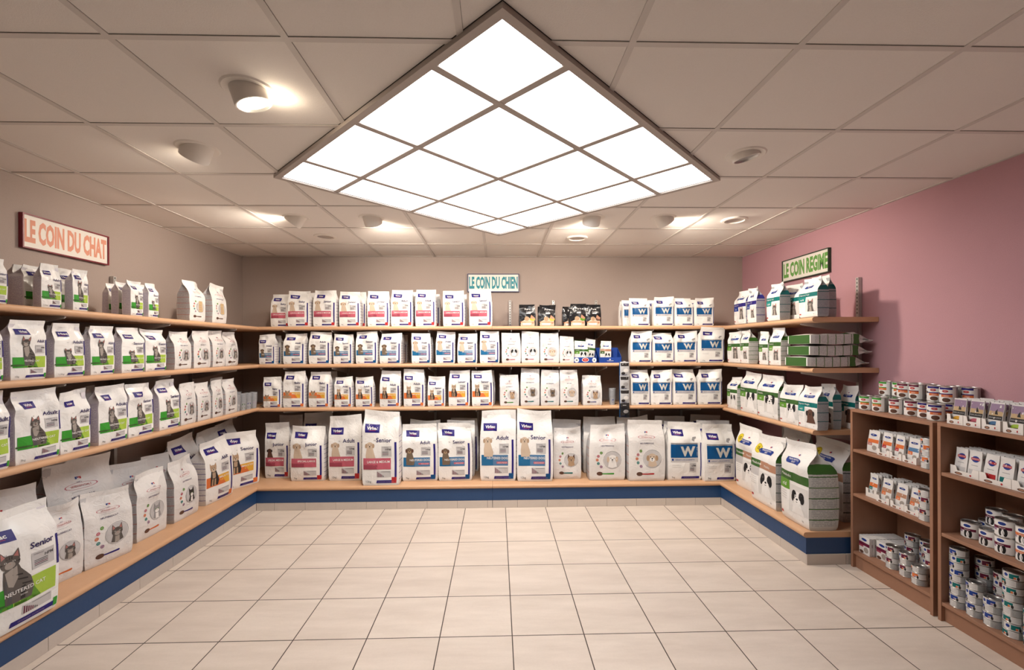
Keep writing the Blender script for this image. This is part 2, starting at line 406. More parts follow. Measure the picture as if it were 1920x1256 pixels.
def logo(a, x, y, w, h):      # the blue flag
    a.P([(x, y), (x + 0.02, y + h), (x + w, y + h * 1.04), (x + w, y + h * 0.04)], 'navy', 2)
    a.T('Virbac', x + w * 0.52, y + h * 0.66, h * 0.36, 'white', 'c', w * 0.8, 4, 0.03)
    a.R(x + w * 0.3, y + h * 0.76, x + w * 0.75, y + h * 0.80, 'red', 4)
def hpm(a, x0, y0, x1, y1):
    a.R(x0, y0, x1, y1, 'lgrey', 1); w = x1 - x0; h = y1 - y0
    a.T('VETERINARY', x0 + w * 0.08, y0 + h * 0.16, h * 0.07, 'dgrey', 'l', w * 0.8, 4)
    a.T('HPM', x1 - w * 0.06, y0 + h * 0.40, h * 0.19, 'dgrey', 'r', w * 0.9, 4, 0.02)
    for i in range(4): a.R(x0 + w * 0.1, y0 + h * (0.50 + 0.1 * i), x1 - w * 0.3, y0 + h * (0.545 + 0.1 * i), 'dgrey' if i != 2 else 'maroon', 3)
def chart(a, x0, y0, x1, y1):
    a.R(x0, y0, x1, y1, 'lgrey', 1); w = x1 - x0; h = y1 - y0
    for i in range(7): a.R(x0 + w * (0.04 + 0.07 * i), y0 + h * (0.1 + 0.11 * i), x0 + w * (0.08 + 0.07 * i), y1 - h * 0.05, 'maroon' if i < 5 else 'dgrey', 3)
    a.R(x0 + w * 0.3, y0 + h * 0.12, x1 - w * 0.05, y0 + h * 0.17, 'dgrey', 3)
def foot(a, kg, low=0.0, col='royal'):
    a.T(kg, 0.10, 0.955 + low, 0.028, 'dgrey', 'l', 0.2, 4)
    a.P([(0.38, 0.965 + low), (0.40, 0.925 + low), (0.93, 0.925 + low), (0.93, 0.965 + low)], 'navy', 2)
    a.T('VETERINARY NUTRITION', 0.64, 0.953 + low, 0.013, 'lilac', 'c', 0.46, 4)

def art_for(code, asp):
    p = code.split('|'); k = p[0]; a = Art(asp); tall = asp > 1.75
    if k == 'C':
        logo(a, 0.13, 0.155, 0.36, 0.095)
        a.T(p[1], 0.93, 0.375, 0.052, 'navyt', 'r', 0.52, 5, 0.02)
        a.T('cat', 0.34, 0.365, 0.015, 'dgrey', 'l', 0.1, 5)
        hpm(a, 0.64, 0.42, 0.93, 0.56)
        a.R(0.04, 0.625, 0.42, 0.80, 'green', 1); a.R(0.42, 0.61, 0.95, 0.80, 'lime', 1); a.P([(0.30, 0.80), (0.42, 0.66), (0.60, 0.625), (0.75, 0.80)], 'mgreen', 1)
        a.cat(0.16, 0.775, 0.54)
        a.T('NEUTERED CAT', 0.33, 0.70, 0.030, 'white', 'l', 0.60, 7, 0.01)
        a.T('ENTIRE', 0.5, 0.73, 0.011, 'white', 'l', 0.2, 7)
        chart(a, 0.52, 0.825, 0.90, 0.90); foot(a, p[2]); a.R(0.93, 0.90, 0.985, 0.97, 'green', 3); a.R(0.965, 0.33, 0.995, 0.60, 'navy', 2)
    elif k in 'PNO':
        dy = 0.07 if tall else 0.0
        logo(a, 0.06 if tall else 0.10, 0.11 + dy, 0.40, 0.105)
        a.T(p[1], 0.80, 0.34 + dy, 0.055, 'navyt', 'r', 0.46, 5, 0.015)
        hpm(a, 0.53, 0.395 + dy, 0.80, 0.545 + dy * 0.9)
        a.T('dog', 0.31, 0.325 + dy, 0.014, 'dgrey', 'l', 0.1, 5)
        y0, y1 = 0.575 + dy * 0.7, 0.735 + dy * 0.6
        if k == 'P':
            a.R(0.04, y0, 0.78, y1, 'pink', 5); a.R(0.04, y0 + 0.09, 0.42, y1, 'pinkd', 5.2)
            a.T(p[2], 0.75, y0 + 0.065, 0.032, 'white', 'r', 0.60, 8, 0.012); sq = 'red'
            dg = p[4]
        elif k == 'N':
            a.R(0.04, y0, 0.78, y1, 'blued', 1); a.R(0.04, y0, 0.36, y1, 'blue', 1.3)
            a.T('NEUTERED DOG', 0.77, y0 + 0.06, 0.032, 'white', 'r', 0.58, 8, 0.012); a.R(0.46, y0 + 0.095, 0.76, y0 + 0.125, 'pink', 3); a.T('LARGE & MEDIUM' if p[3] == 'lab' else 'SMALL & TOY', 0.74, y0 + 0.119, 0.015, 'white', 'r', 0.26, 8); sq = 'tblue'
            dg = p[3]
        else:
            a.R(0.02, y0, 0.40, y1, 'orange', 1); a.R(0.40, y0, 0.79, y1, 'yellow', 1); a.P([(0.30, y1), (0.40, y0 + 0.03), (0.55, y0 + 0.06), (0.66, y1)], 'orange', 1.5)
            a.T('SMALL & TOY', 0.77, y0 + 0.055, 0.030, 'white', 'r', 0.36, 8, 0.01); sq = 'orange'
            dg = p[3]
        if dg == 'lab': a.dog(0.02, (y0 + 0.06) if k == 'P' else y0 + 0.03, 0.42)
        elif dg == 'pup': a.dog(0.04, y1 - 0.02, 0.38, 'puppy', 'brown', 'fur')
        elif dg == 'dark': a.dog(0.03, y0 + 0.06, 0.38, 'brown', 'dark', 'brown')
        elif dg == 'yorkpup':
            f = a.loc(0.08, y1 - 0.01, 0.42); a.el(f, 0.42, 0.3, 0.12, 0.5, 0.16, 'fur', 3); a.head_dog(f, 0.42, 0.32, 0.52, 0.24, 'fur', 'brown', 'creamd', True)
        else: a.dog(0.06, y1 - 0.01, 0.42, 'creamd', 'fur', 'cream', 'dark', True)
        chart(a, 0.40, 0.80, 0.78, 0.885); foot(a, p[2] if k != 'P' else p[3])
        a.R(0.88, 0.34 + dy, 0.935, 0.92, 'navy', 2); a.R(0.80, 0.885, 0.935, 0.965, sq, 3)
    elif k == 'W':
        logo(a, 0.10, 0.125 if not tall else 0.16, 0.36, 0.105)
        a.P([(0.70, 0.30), (0.74, 0.25), (0.84, 0.24), (0.84, 0.27), (0.78, 0.29), (0.78, 0.32)], 'grey', 2)
        a.R(0.08, 0.345, 0.88, 0.365, 'grey', 1); a.R(0.08, 0.37, 0.88, 0.60, 'tblue', 1); a.R(0.08, 0.60, 0.88, 0.675, 'lgrey', 1)
        a.T('W', 0.58, 0.565, 0.155, 'silver', 'c', 0.46, 4, 0.045); a.R(0.11, 0.615, 0.16, 0.65, 'pdblue', 3); a.T('WEIGHT LOSS & DIABETES', 0.20, 0.645, 0.02, 'royal', 'l', 0.58, 4)
        for i, c in enumerate('WEIGHT'): a.T(c, 0.855, 0.435 + 0.028 * i, 0.017, 'white', 'c', 0.05, 4)
        hpm(a, 0.62, 0.69, 0.82, 0.85); foot(a, p[1]); a.R(0.955, 0.34, 0.985, 0.93, 'navy', 2)
        a.R(0.12, 0.73, 0.38, 0.733, 'grey', 2); a.R(0.12, 0.76, 0.36, 0.763, 'grey', 2)
    elif k == 'V':
        a.R(0.46, 0.185, 0.50, 0.185 + 0.04 / asp, 'royal', 2); a.R(0.50, 0.185, 0.54, 0.185 + 0.04 / asp, 'red', 2); a.T('H', 0.50, 0.215, 0.02, 'white', 'c', 0.04, 4, 0.03); a.T("Hill's", 0.5, 0.245, 0.014, 'navyt', 'c', 0.1, 4)
        a.E(0.5, 0.275, 0.24, 0.05, 'pink', 2, ring=0.93); a.T('VETESSENTIALS', 0.5, 0.285, 0.018, 'red', 'c', 0.38, 4)
        a.R(0.35, 0.325, 0.65, 0.3275, 'grey', 2)
        nm = {'biscuit': 'HYPOALLERGENIC', 'collie': 'YOUNG ADULT', 'hound': 'MATURE', 'frenchie': 'NEUTEREDDOG'}.get(p[1], 'NEUTEREDCAT' if 'cat' in p[1] or p[1] == 'tabby' else 'NEUTEREDDOG')
        a.T(nm, 0.5, 0.385, 0.022, 'navyt', 'c', 0.42, 4, 0.01)
        cx, cy, r = 0.64, 0.63, 0.235
        a.E(cx, cy, r * 1.08, r * 1.08, 'grey', 1, ring=0.97); a.E(cx, cy, r, r, 'lgrey', 1.2)
        f = a.loc(cx - r, cy + r / asp, 2 * r)
        an = p[1]
        if an == 'biscuit': a.R(cx - 0.11, cy - 0.26 / asp, cx + 0.13, cy + 0.22 / asp, 'sand', 2); [a.el(f, 2 * r, 0.35 + 0.18 * (i % 2), 0.25 + 0.2 * (i // 2), 0.08, 0.08, 'creamd', 3) for i in range(6)]
        else:
            C_ = {'tabby': ('tabby', 'tabbyl'), 'greycat': ('grey', 'white'), 'bwcat': ('dark', 'white')}
            if an in C_:
                x, y = C_[an]; a.shape(f, [(0.22, 0.12), (0.30, 0.45), (0.70, 0.45), (0.80, 0.12), (0.5, 0.02)], x, 3); a.shape(f, [(0.38, 0.05), (0.4, 0.4), (0.6, 0.4), (0.62, 0.05)], y, 3.5); a.head_cat(f, 2 * r, 0.5, 0.56, 0.25, x, y)
            else:
                D_ = {'collie': ('white', 'dark', 'white', False), 'hound': ('cream', 'creamd', 'cream', False), 'yorkf': ('fur', 'brown', 'creamd', True), 'frenchie': ('puppy', 'puppy', 'dgrey', True), 'cream': ('white', 'cream', 'white', False), 'beagle': ('cream', 'fur', 'white', False)}
                x, e, mz, up = D_[an]; a.shape(f, [(0.25, 0.10), (0.30, 0.45), (0.70, 0.45), (0.77, 0.10), (0.5, 0.02)], x, 3); a.head_dog(f, 2 * r, 0.5, 0.56, 0.27, x, e, mz, up)
                if an == 'collie':
                    for sg in (-1, 1): a.el(f, 2 * r, 0.5 + sg * 0.17, 0.62, 0.12, 0.18, 'dark', 4.5)
        for i, (x, y, c) in enumerate(((0.33, 0.50, 'mgreen'), (0.25, 0.56, 'pink'), (0.22, 0.625, 'orange'), (0.25, 0.69, 'tealb'), (0.33, 0.75, 'mauve'))):
            a.E(x, y, 0.038, 0.038, c, 2, ring=0.55); a.E(x, y, 0.014, 0.014, c, 2)
        a.E(0.29, 0.875, 0.085, 0.055, 'brown', 2); a.P([(0.35, 0.868), (0.35, 0.885), (0.68, 0.888), (0.70, 0.875), (0.68, 0.862)], {'brown': 'brown', 'navy': 'navy', 'pink': 'pink', 'big': 'navy'}.get(p[2], p[2] if 'ink_' + p[2] in MATS else 'navy'), 2)
        a.E(0.86, 0.83, 0.03, 0.03, 'lgrey', 2, ring=0.8)
    elif k == 'D':
        col, an, cd_ = p[1:4]; A, B = {'green': ('dgreen', 'mgreen'), 'teal': ('teal', 'tealb'), 'blue': ('navy', 'royal'), 'tan': ('tan', 'dgreen')}[col]
        a.E(0.55, 0.17, 0.02, 0.02, 'red', 2); a.E(0.575, 0.165, 0.018, 0.018, 'royal', 2)
        a.P([(0.28, 0.21), (0.72, 0.21), (0.76, 0.225), (0.72, 0.275), (0.28, 0.275), (0.24, 0.25)], 'pdblue', 2); a.T('PRESCRIPTION', 0.5, 0.238, 0.018, 'white', 'c', 0.36, 4, 0.01); a.T('DIET', 0.5, 0.265, 0.018, 'white', 'c', 0.2, 4, 0.01)
        a.R(0.0, 0.385, 1.0, 0.49, A, 1); a.R(0.0, 0.49, 0.38, 0.61, B, 1)
        w_ = {'green': 'Metabolic', 'teal': 'Digestive Weight', 'blue': 'Kidney Care', 'tan': 'Metabolic'}[col]
        a.T(w_, 0.06, 0.45, 0.034, 'white', 'l', 0.55, 4)
        if cd_ == '15':
            a.R(0.0, 0.385, 0.38, 0.49, 'dgreen', 1.5); a.T('+', 0.40, 0.46, 0.05, 'white', 'c', 0.1, 5, 0.02); a.T('Mobility', 0.55, 0.455, 0.03, 'white', 'l', 0.35, 5)
            a.E(0.20, 0.22, 0.13, 0.13, 'sticker', 2); a.E(0.20, 0.22, 0.12, 0.12, 'dgrey', 2.5, ring=0.95); a.T('15', 0.20, 0.24, 0.045, 'black', 'c', 0.2, 5, 0.03)
            a.R(0.0, 0.49, 0.38, 0.61, 'lgrey', 1.5)
        else: a.T(cd_, 0.19, 0.575, 0.045, 'white', 'c', 0.3, 4, 0.01)
        for i in range(4): a.R(0.05, 0.64 + 0.03 * i, 0.3, 0.643 + 0.03 * i, 'grey', 2)
        a.R(0.38, 0.53, 0.98, 0.86, 'paper', 1.2)
        f = a.loc(0.36, 0.86, 0.62)
        if an == 'cat': a.shape(f, [(0.25, 0.0), (0.28, 0.45), (0.72, 0.45), (0.80, 0.0)], 'tabby', 3); a.shape(f, [(0.4, 0.0), (0.42, 0.4), (0.6, 0.4), (0.62, 0.0)], 'tabbyl', 3.5); a.head_cat(f, 0.62, 0.5, 0.56, 0.24)
        elif an == 'dog' and col == 'teal': a.shape(f, [(0.2, 0.0), (0.28, 0.5), (0.75, 0.5), (0.88, 0.0)], 'brown', 3); a.head_dog(f, 0.62, 0.5, 0.62, 0.27, 'brown', 'dark', 'brown')
        else:
            a.shape(f, [(0.2, 0.0), (0.3, 0.4), (0.7, 0.4), (0.85, 0.0)], 'white', 3); a.head_dog(f, 0.62, 0.5, 0.62, 0.27, 'white', 'black', 'white')
            for sg in (-1, 1): a.el(f, 0.62, 0.5 + sg * 0.2, 0.72, 0.13, 0.17, 'black', 4.5)
        a.R(0.02, 0.90, 0.12, 0.93, 'red', 2); a.T('kg', 0.8, 0.93, 0.02, 'dgrey', 'l', 0.1, 4)
    elif k == 'T':
        a.P([(0.05, 0.99), (0.10, 0.80), (0.30, 0.72), (0.42, 0.58), (0.58, 0.60), (0.72, 0.72), (0.92, 0.76), (0.95, 0.99)], 'cream', 1)
        a.T('Pure', 0.52, 0.26, 0.10, 'white', 'c', 0.45, 4); a.T('treats', 0.55, 0.36, 0.06, 'lgrey', 'c', 0.35, 4); a.R(0.42, 0.38, 0.68, 0.43, 'paper', 3)
        a.R(0.05, 0.80, 0.92, 0.825, 'orange', 3); a.E(0.80, 0.68, 0.16, 0.12, {'yellow': 'yellow', 'green': 'mgreen', 'orange': 'brown'}[p[1]], 3); a.P([(0.66, 0.62), (0.72, 0.48), (0.95, 0.62), (0.88, 0.70)], 'tan', 4)
        a.E(0.45, 0.66, 0.14, 0.14, 'fur', 2); a.E(0.82, 0.85, 0.07, 0.06, 'tan', 4); a.R(0.2, 0.87, 0.7, 0.94, 'white', 2)
    elif k == 'Q':      # single-serve pouch
        top, col, b = p[1:4]
        if top == 'lilac':
            a.R(0.03, 0.05, 0.97, 0.40, 'lilac', 1); a.R(0.03, 0.33, 0.97, 0.50, 'sand', 1.3); a.R(0.03, 0.50, 0.97, 0.66, 'dark', 1.3); a.T('IDEAL BALANCE', 0.5, 0.60, 0.05, 'lgrey', 'c', 0.8, 4)
            a.P([(0.45, 0.45), (0.47, 0.33), (0.60, 0.24), (0.62, 0.34), (0.68, 0.45)], 'dark', 3); a.E(0.5, 0.84, 0.40, 0.26, col, 2); a.E(0.5, 0.90, 0.25, 0.12, 'brown', 3)
        elif top == 'disc':
            a.E(0.5, 0.32, 0.28, 0.26, 'royal', 2); a.R(0.18, 0.27, 0.82, 0.36, 'red', 3); a.T('SCIENCE PLAN', 0.5, 0.335, 0.045, 'white', 'c', 0.56, 5); a.R(0.1, 0.72, 0.9, 0.95, col, 2); a.R(0.25, 0.55, 0.75, 0.57, 'grey', 2)
        else:
            a.E(0.5, 0.20, 0.30, 0.09, 'pdblue', 2); a.T('DIET', 0.5, 0.215, 0.04, 'white', 'c', 0.3, 4)
            a.R(0.03, 0.40, 0.97, 0.56, col, 1); a.R(0.03, 0.56, 0.45, 0.70, b, 1); a.E(0.66, 0.78, 0.2, 0.18, 'tabbyl', 2)
            a.T('c/d', 0.24, 0.67, 0.06, 'white', 'c', 0.3, 4)
    return a

# ------------------------------------------------------------------ bags
def smooth(x, a, b):
    t = max(0.0, min(1.0, (x - a) / (b - a))); return t * t * (3 - 2 * t)
BODY = {'C': ('film_white', 'side_cat'), 'P': ('film_white', 'side_dog'), 'N': ('film_white', 'side_dog'), 'O': ('film_white', 'side_dog'), 'W': ('film_white', 'film_white'), 'V': ('film_grey', 'side_vet'), 'D': ('film_white', 'side_green'), 'T': ('film_black', 'film_black'), 'Q': ('film_grey', 'film_grey')}
def bag_meshes(code, w, h, d, seed, lean=0.0, nu=14, nv=24, small=False):
    """a filled, gusseted bag standing on z = 0, its printed face towards -Y, sealed flat along the top"""
    rn = random.Random(seed); k = code[0]
    ox, oz = rn.uniform(0, 50), rn.uniform(0, 50)
    fillh = {'V': 0.62, 'D': 0.66, 'T': 0.55, 'Q': 0.35}.get(k, 0.68) + rn.uniform(-0.04, 0.04)
    bend = lean if lean else rn.uniform(-0.38, 0.04) * d
    slump = rn.uniform(-0.05, 0.05) * w; tilt = rn.uniform(-0.022, 0.022) * h * (0.4 if small else 1)
    amp = min(0.014, w * 0.058)
    wavy = rn.uniform(0.2, 1.0) * (0.3 if k == 'Q' else 1)
    a_, b_ = w / 2, d / 2
    ts = [0, 0.012, 0.035] + [0.035 + (0.93 - 0.035) * i / (nv - 5) for i in range(1, nv - 4)] + [0.965, 1.0]
    us = [i / nu for i in range(nu + 1)]
    def dep(t):      # half depth
        if t < 0.035: return b_ * (0.90 + 0.10 * (t / 0.035) ** 0.5)
        bul = 1 + 0.08 * math.sin(PI * min(1, t / fillh))
        return b_ * bul * (1 - smooth(t, fillh, 0.925)) + 0.0022 * smooth(t, 0.5, 0.9)
    def wid(t):
        return a_ * (0.955 + 0.045 * smooth(t, 0, 0.06)) * (1 + 0.018 * math.sin(PI * min(1, t / 0.7))) * (1 - 0.03 * smooth(t, 0.7, 1.0))
    def wr(x, z, s):
        q = noise.noise(Vector((x * 9 / w * 0.25 + ox, z * 7 / w * 0.25, oz + s)))
        q2 = noise.noise(Vector((x * 24 / w * 0.25 + oz, (z + x * 0.5) * 16 / w * 0.25, ox + s)))
        return q, q2
    def front(u, t, sgn):
        x = (2 * u - 1) * wid(t); z = t * h
        edge = 1 - abs(2 * u - 1) ** 3; base = smooth(t, 0.0, 0.12)
        q, q2 = wr(x, z, sgn * 7)
        y = dep(t) * (0.97 + 0.06 * edge) + 0.05 * b_ * edge * base * (1 - smooth(t, 0.6, 0.9))
        am = amp * base * (0.55 + 1.1 * smooth(t, 0.5, 0.75) * (1 - smooth(t, 0.86, 0.95)))
        y += (q * am * 1.5 + q2 * am * 0.6) * (0.35 + 0.65 * edge) * (1 - 0.75 * smooth(t, 0.90, 0.96))
        yb = bend * smooth(t, 0.62, 1.05) + amp * wavy * 2.2 * smooth(t, 0.75, 1) * math.sin(u * 5 + ox)
        z += tilt * (2 * u - 1) * smooth(t, 0.5, 1) - 0.02 * h * wavy * smooth(t, 0.6, 1) * (math.sin(u * PI) if ox > 25 else 0)
        x += slump * smooth(t, 0.5, 1)
        return Vector((x, -sgn * y + yb, z))
    NU, NT = nu + 1, len(ts)
    G = {s: [[front(u, t, s) for u in us] for t in ts] for s in (1, -1)}
    if True:                                   # never let the faces cross near the seal
        for j, t in enumerate(ts):
            for i in range(NU):
                a, b = G[1][j][i], G[-1][j][i]
                if b.y - a.y < 0.003: c = (a.y + b.y) / 2; a.y = c - 0.0015; b.y = c + 0.0015
    film, side = BODY[k]
    if k == 'D': side = 'side_' + code.split('|')[1]
    js = next(j for j, t in enumerate(ts) if t >= 0.925)
    def quad(mb, g, j0, j1, m, flip):
        vs = [g[j][i] for j in range(j0, j1 + 1) for i in range(NU)]
        fs = []
        for j in range(j1 - j0):
            for i in range(nu):
                q = (j * NU + i, j * NU + i + 1, (j + 1) * NU + i + 1, (j + 1) * NU + i); fs.append(tuple(reversed(q)) if flip else q)
        mb.add(vs, fs, m)
    body = MB(); quad(body, G[1], 0, js, film, False); quad(body, G[-1], 0, js, film, True)
    body.add([G[1][0][i] for i in range(NU)] + [G[-1][0][i] for i in range(NU)], [(i + 1, i, NU + i, NU + i + 1) for i in range(nu)], film)
    if k == 'T': pass
    seal = MB(); quad(seal, G[1], js, NT - 1, film if k != 'T' else 'film_black', False); quad(seal, G[-1], js, NT - 1, film if k != 'T' else 'film_black', True)
    n = NT - 1; seal.add([G[1][n][i] for i in range(NU)] + [G[-1][n][i] for i in range(NU)], [(i, i + 1, NU + i + 1, NU + i) for i in range(nu)], film)
    for e in (0, nu):
        vs = [G[s][j][e] for j in range(js, NT) for s in (1, -1)]
        seal.add(vs, [(2 * j, 2 * j + 1, 2 * j + 3, 2 * j + 2) if e else (2 * j + 1, 2 * j, 2 * j + 2, 2 * j + 3) for j in range(NT - js - 1)], film)
    sides = []
    for e, sg in ((0, -1), (nu, 1)):
        mb = MB(); vs = []; uv = []
        for j in range(js + 1):
            t = ts[j]; f, b = G[1][j][e], G[-1][j][e]; mid = (f + b) / 2
            mid.x -= sg * ((b_ - dep(t)) * 0.75 if t > fillh else -b_ * 0.06)
            m1, m2 = f.lerp(mid, 0.5), b.lerp(mid, 0.5)
            if t < fillh: m1.x += sg * b_ * 0.05; m2.x += sg * b_ * 0.05
            vs += [f, m1, mid, m2, b]; uv += [((0, 0.25, 0.5, 0.75, 1)[q] if sg > 0 else (1, 0.75, 0.5, 0.25, 0)[q], t) for q in range(5)]
        fs = []
        for j in range(js):
            for q in range(4):
                c = (j * 5 + q, j * 5 + q + 1, j * 5 + q + 6, j * 5 + q + 5); fs.append(c if sg > 0 else tuple(reversed(c)))
        fs.append((4, 3, 2, 1, 0) if sg > 0 else (0, 1, 2, 3, 4))
        mb.add(vs, fs, side, uv); sides.append(mb)
    gt = ts
    def F(x, y):
        t = min(0.9999, max(0.0, 1 - y)); u = min(0.9999, max(0.0, x)) * nu; i = int(u); fu = u - i
        j = 0
        while j < NT - 2 and gt[j + 1] <= t: j += 1
        ft = (t - gt[j]) / (gt[j + 1] - gt[j]); g = G[1]
        A, B, C_, D_ = g[j][i], g[j][i + 1], g[j + 1][i], g[j + 1][i + 1]
        p = A.lerp(B, fu).lerp(C_.lerp(D_, fu), ft); nn = (B - A).cross(C_ - A); nn.normalize()
        return p, nn
    if small:
        for q in sides: o = len(body.v); body.add(q.v, q.f, side)
    art = art_for(code, h / w).build(F, [i / nu for i in range(1, nu)], [1 - t for t in ts], eps=0.0012 if not small else 0.0005, lay=0.0003 if not small else 0.00015)
    return body, seal, sides, art
_BC = {}
def make_bag(code, w, h, d, seed, name='pet_food_bag', lean=0.0, small=False):
    key = (code, seed, lean, small)
    if key not in _BC:
        nu, nv = (14, 24) if not small else (6, 11)
        body, seal, sides, art = bag_meshes(code, w, h, d, hash_(code) + seed * 77, lean, nu, nv, small)
        if small:
            o = len(body.v); body.v += art.v
            for f, mi in zip(art.f, art.m): body.f.append([o + q for q in f]); body.m.append(body.mi(art.ml[mi]))
            body.uv = {}
        _BC[key] = (w, h, d, body.mesh('bag_body', 70), seal.mesh('top_seal', 60), [s.mesh('side_panel', 50) for s in sides], art.mesh('printed_front'))
    w0, h0, d0, mb, ms, mss, ma = _BC[key]
    r = empty(name); r.scale = (w / w0, d / d0, h / h0)
    link('bag_body' if not small else 'pouch_body', mb, r); link('top_seal', ms, r)
    if not small:
        for m in mss: link('side_panel', m, r)
        link('printed_front', ma, r)
    return r
def hash_(s):
    v = 7
    for c in s: v = (v * 31 + ord(c)) % 100003
    return v

# ------------------------------------------------------------------ room
def struct(name, mb, smooth=None):
    o = link(name, mb.mesh(name, smooth)); o['kind'] = 'structure'; return o
m = MB(); m.box(XL - 0.2, YF, -0.1, XR + 0.2, YB + 0.2, 0, 'floor_tiles'); struct('floor', m)
m = MB(); m.box(XL - 0.2, YF, ZC, XR + 0.2, YB + 0.2, ZC + 0.1, 'ceiling_tile'); struct('ceiling', m)
m = MB(); m.box(XL - 0.2, YF, 0, XL, YB, ZC, 'wall_taupe'); struct('wall_left', m)
m = MB(); m.box(XR, YF, 0, XR + 0.2, YB, ZC, 'wall_mauve'); struct('wall_right', m)
m = MB(); m.box(XL - 0.2, YB, 0, XR + 0.2, YB + 0.2, ZC, 'wall_taupe'); struct('wall_back', m)
# ceiling grid: T-bars every 0.6 m, a thin shadow gap beside each
PX, PY, PD = 0.02, 2.748, 1.378      # centre and half diagonal of the light panel (outer frame)
m = MB()
def outside(x0, x1, f):
    return f
def bar(axis, c):
    lo, hi = (YF, YB) if axis == 'x' else (XL, XR)
    off = abs(c - (PX if axis == 'x' else PY)); cc = PY if axis == 'x' else PX
    segs = [(lo, hi)] if off >= PD else [(lo, cc - (PD - off) + 0.02), (cc + (PD - off) - 0.02, hi)]
    for a, b in segs:
        if axis == 'x':
            m.box(c - 0.012, a, ZC - 0.004, c + 0.012, b, ZC + 0.002, 'grid_metal'); m.box(c + 0.012, a, ZC - 0.0006, c + 0.0128, b, ZC + 0.001, 'shadow_gap')
        else:
            m.box(a, c - 0.012, ZC - 0.0036, b, c + 0.012, ZC + 0.002, 'grid_metal'); m.box(a, c - 0.0130, ZC - 0.0006, b, c - 0.012, ZC + 0.001, 'shadow_gap')
for i in range(-4, 5): bar('x', -0.1232 + 0.6 * i)
for j in range(-5, 7): bar('y', 1.5464 + 0.6 * j)
for a in ((XL, YF, XL + 0.02, YB), (XR - 0.02, YF, XR, YB), (XL, YB - 0.02, XR, YB)): m.box(a[0], a[1], ZC - 0.004, a[2], a[3], ZC + 0.001, 'grid_metal')
struct('trim_1', m)

# ------------------------------------------------------------------ light panel set diagonally in the ceiling
lp = empty('ceiling_light_panel', (PX, 2.7485, ZC), R(45))
tag(lp, 'large lit diamond-shaped panel of sixteen panes in the ceiling', 'light panel')
HS = 0.9455; zb = -0.022
m = MB()
for sx, sy in ((1, 0), (-1, 0), (0, 1), (0, -1)):
    if sx: x0, x1 = sorted((sx * HS, sx * (HS + 0.034))); m.box(x0, -HS - 0.034, zb, x1, HS + 0.034, 0.0, 'frame_metal')
    else: y0, y1 = sorted((sy * HS, sy * (HS + 0.034))); m.box(-HS, y0, zb, HS, y1, 0.0, 'frame_metal')
link('frame', m.mesh('panel_frame'), lp)
cuts = [-0.945, -0.60, -0.005, 0.59, 0.945]
m = MB()
for c in cuts[1:4]:
    m.box(c - 0.017, -HS, zb + 0.002, c + 0.017, HS, -0.004, 'frame_metal')
for c in [-q for q in cuts[1:4]][::-1]:
    m.box(-HS, c - 0.017, zb + 0.001, HS, c + 0.017, -0.004, 'frame_metal')
link('glazing_bars', m.mesh('panel_bars'), lp)
cy = [-0.945, -0.59, 0.005, 0.60, 0.945]
for i in range(4):
    for j in range(4):
        m = MB(); m.box(cuts[i] + 0.01, cy[j] + 0.01, -0.014, cuts[i + 1] - 0.01, cy[j + 1] - 0.01, -0.011, 'lit_pane')
        link('light_pane', m.mesh('pane'), lp)
m = MB(); m.box(-HS - 0.037, -HS - 0.037, -0.0012, HS + 0.037, HS + 0.037, 0.0, 'shadow_gap'); link('shadow_gap', m.mesh('gap'), lp)

# ------------------------------------------------------------------ eyeball downlights
def downlight(x, y, aim, tilt, power, label, drop=0.062, lit=True, power_scale=1.0):
    r = empty('ceiling_spotlight', (x, y, ZC)); tag(r, label, 'ceiling light', 'round downlights in the ceiling')
    m = MB(); m.lathe([(0.072, -0.004), (0.098, -0.006), (0.105, 0.0)], 32, 'lamp_white'); link('trim_ring', m.mesh('trim_ring', 40), r)
    hd = empty('x'); bpy.data.objects.remove(hd)
    m = MB()
    m.lathe([(0.064, -drop), (0.070, -drop), (0.072, -drop + 0.012), (0.072, 0.075)], 32, 'lamp_white')
    m.lathe([(0.064, -drop), (0.058, -drop + 0.014)], 32, 'tin')
    h = link('lamp_housing', m.mesh('lamp_housing', 40), r, (0, 0, -0.004 if drop > 0.03 else 0.0))
    h.rotation_euler = (0, R(tilt), 0) if False else Matrix.Rotation(R(aim), 4, 'Z').to_euler()
    h.matrix_basis = Matrix.Translation((0, 0, 0.004)) @ Matrix.Rotation(R(aim), 4, 'Z') @ Matrix.Rotation(R(-tilt), 4, 'Y')
    m = MB(); m.disc(0.060, -drop + 0.010, 28, 'lamp_glow' if lit else 'lamp_lens', up=False)
    b = link('bulb', m.mesh('bulb'), r); b.matrix_basis = h.matrix_basis.copy()
    if lit:
        L = bpy.data.lights.new('spot_light', 'SPOT'); L.energy = power; L.color = (1.0, 0.88, 0.74); L.spot_size = R(140); L.spot_blend = 0.8; L.shadow_soft_size = 0.05
        lo = link('lamp_beam', L, r)
        lo.matrix_basis = h.matrix_basis @ Matrix.Translation((0, 0, -drop - 0.006)) @ Matrix.Rotation(R(-16), 4, 'Y')
        P = bpy.data.lights.new('lamp_spill', 'POINT'); P.energy = 2.0 * power_scale; P.color = (1.0, 0.84, 0.64); P.shadow_soft_size = 0.03
        po = link('lamp_spill', P, r); po.matrix_basis = h.matrix_basis @ Matrix.Translation((0.075, 0, -drop + 0.004))
    return r
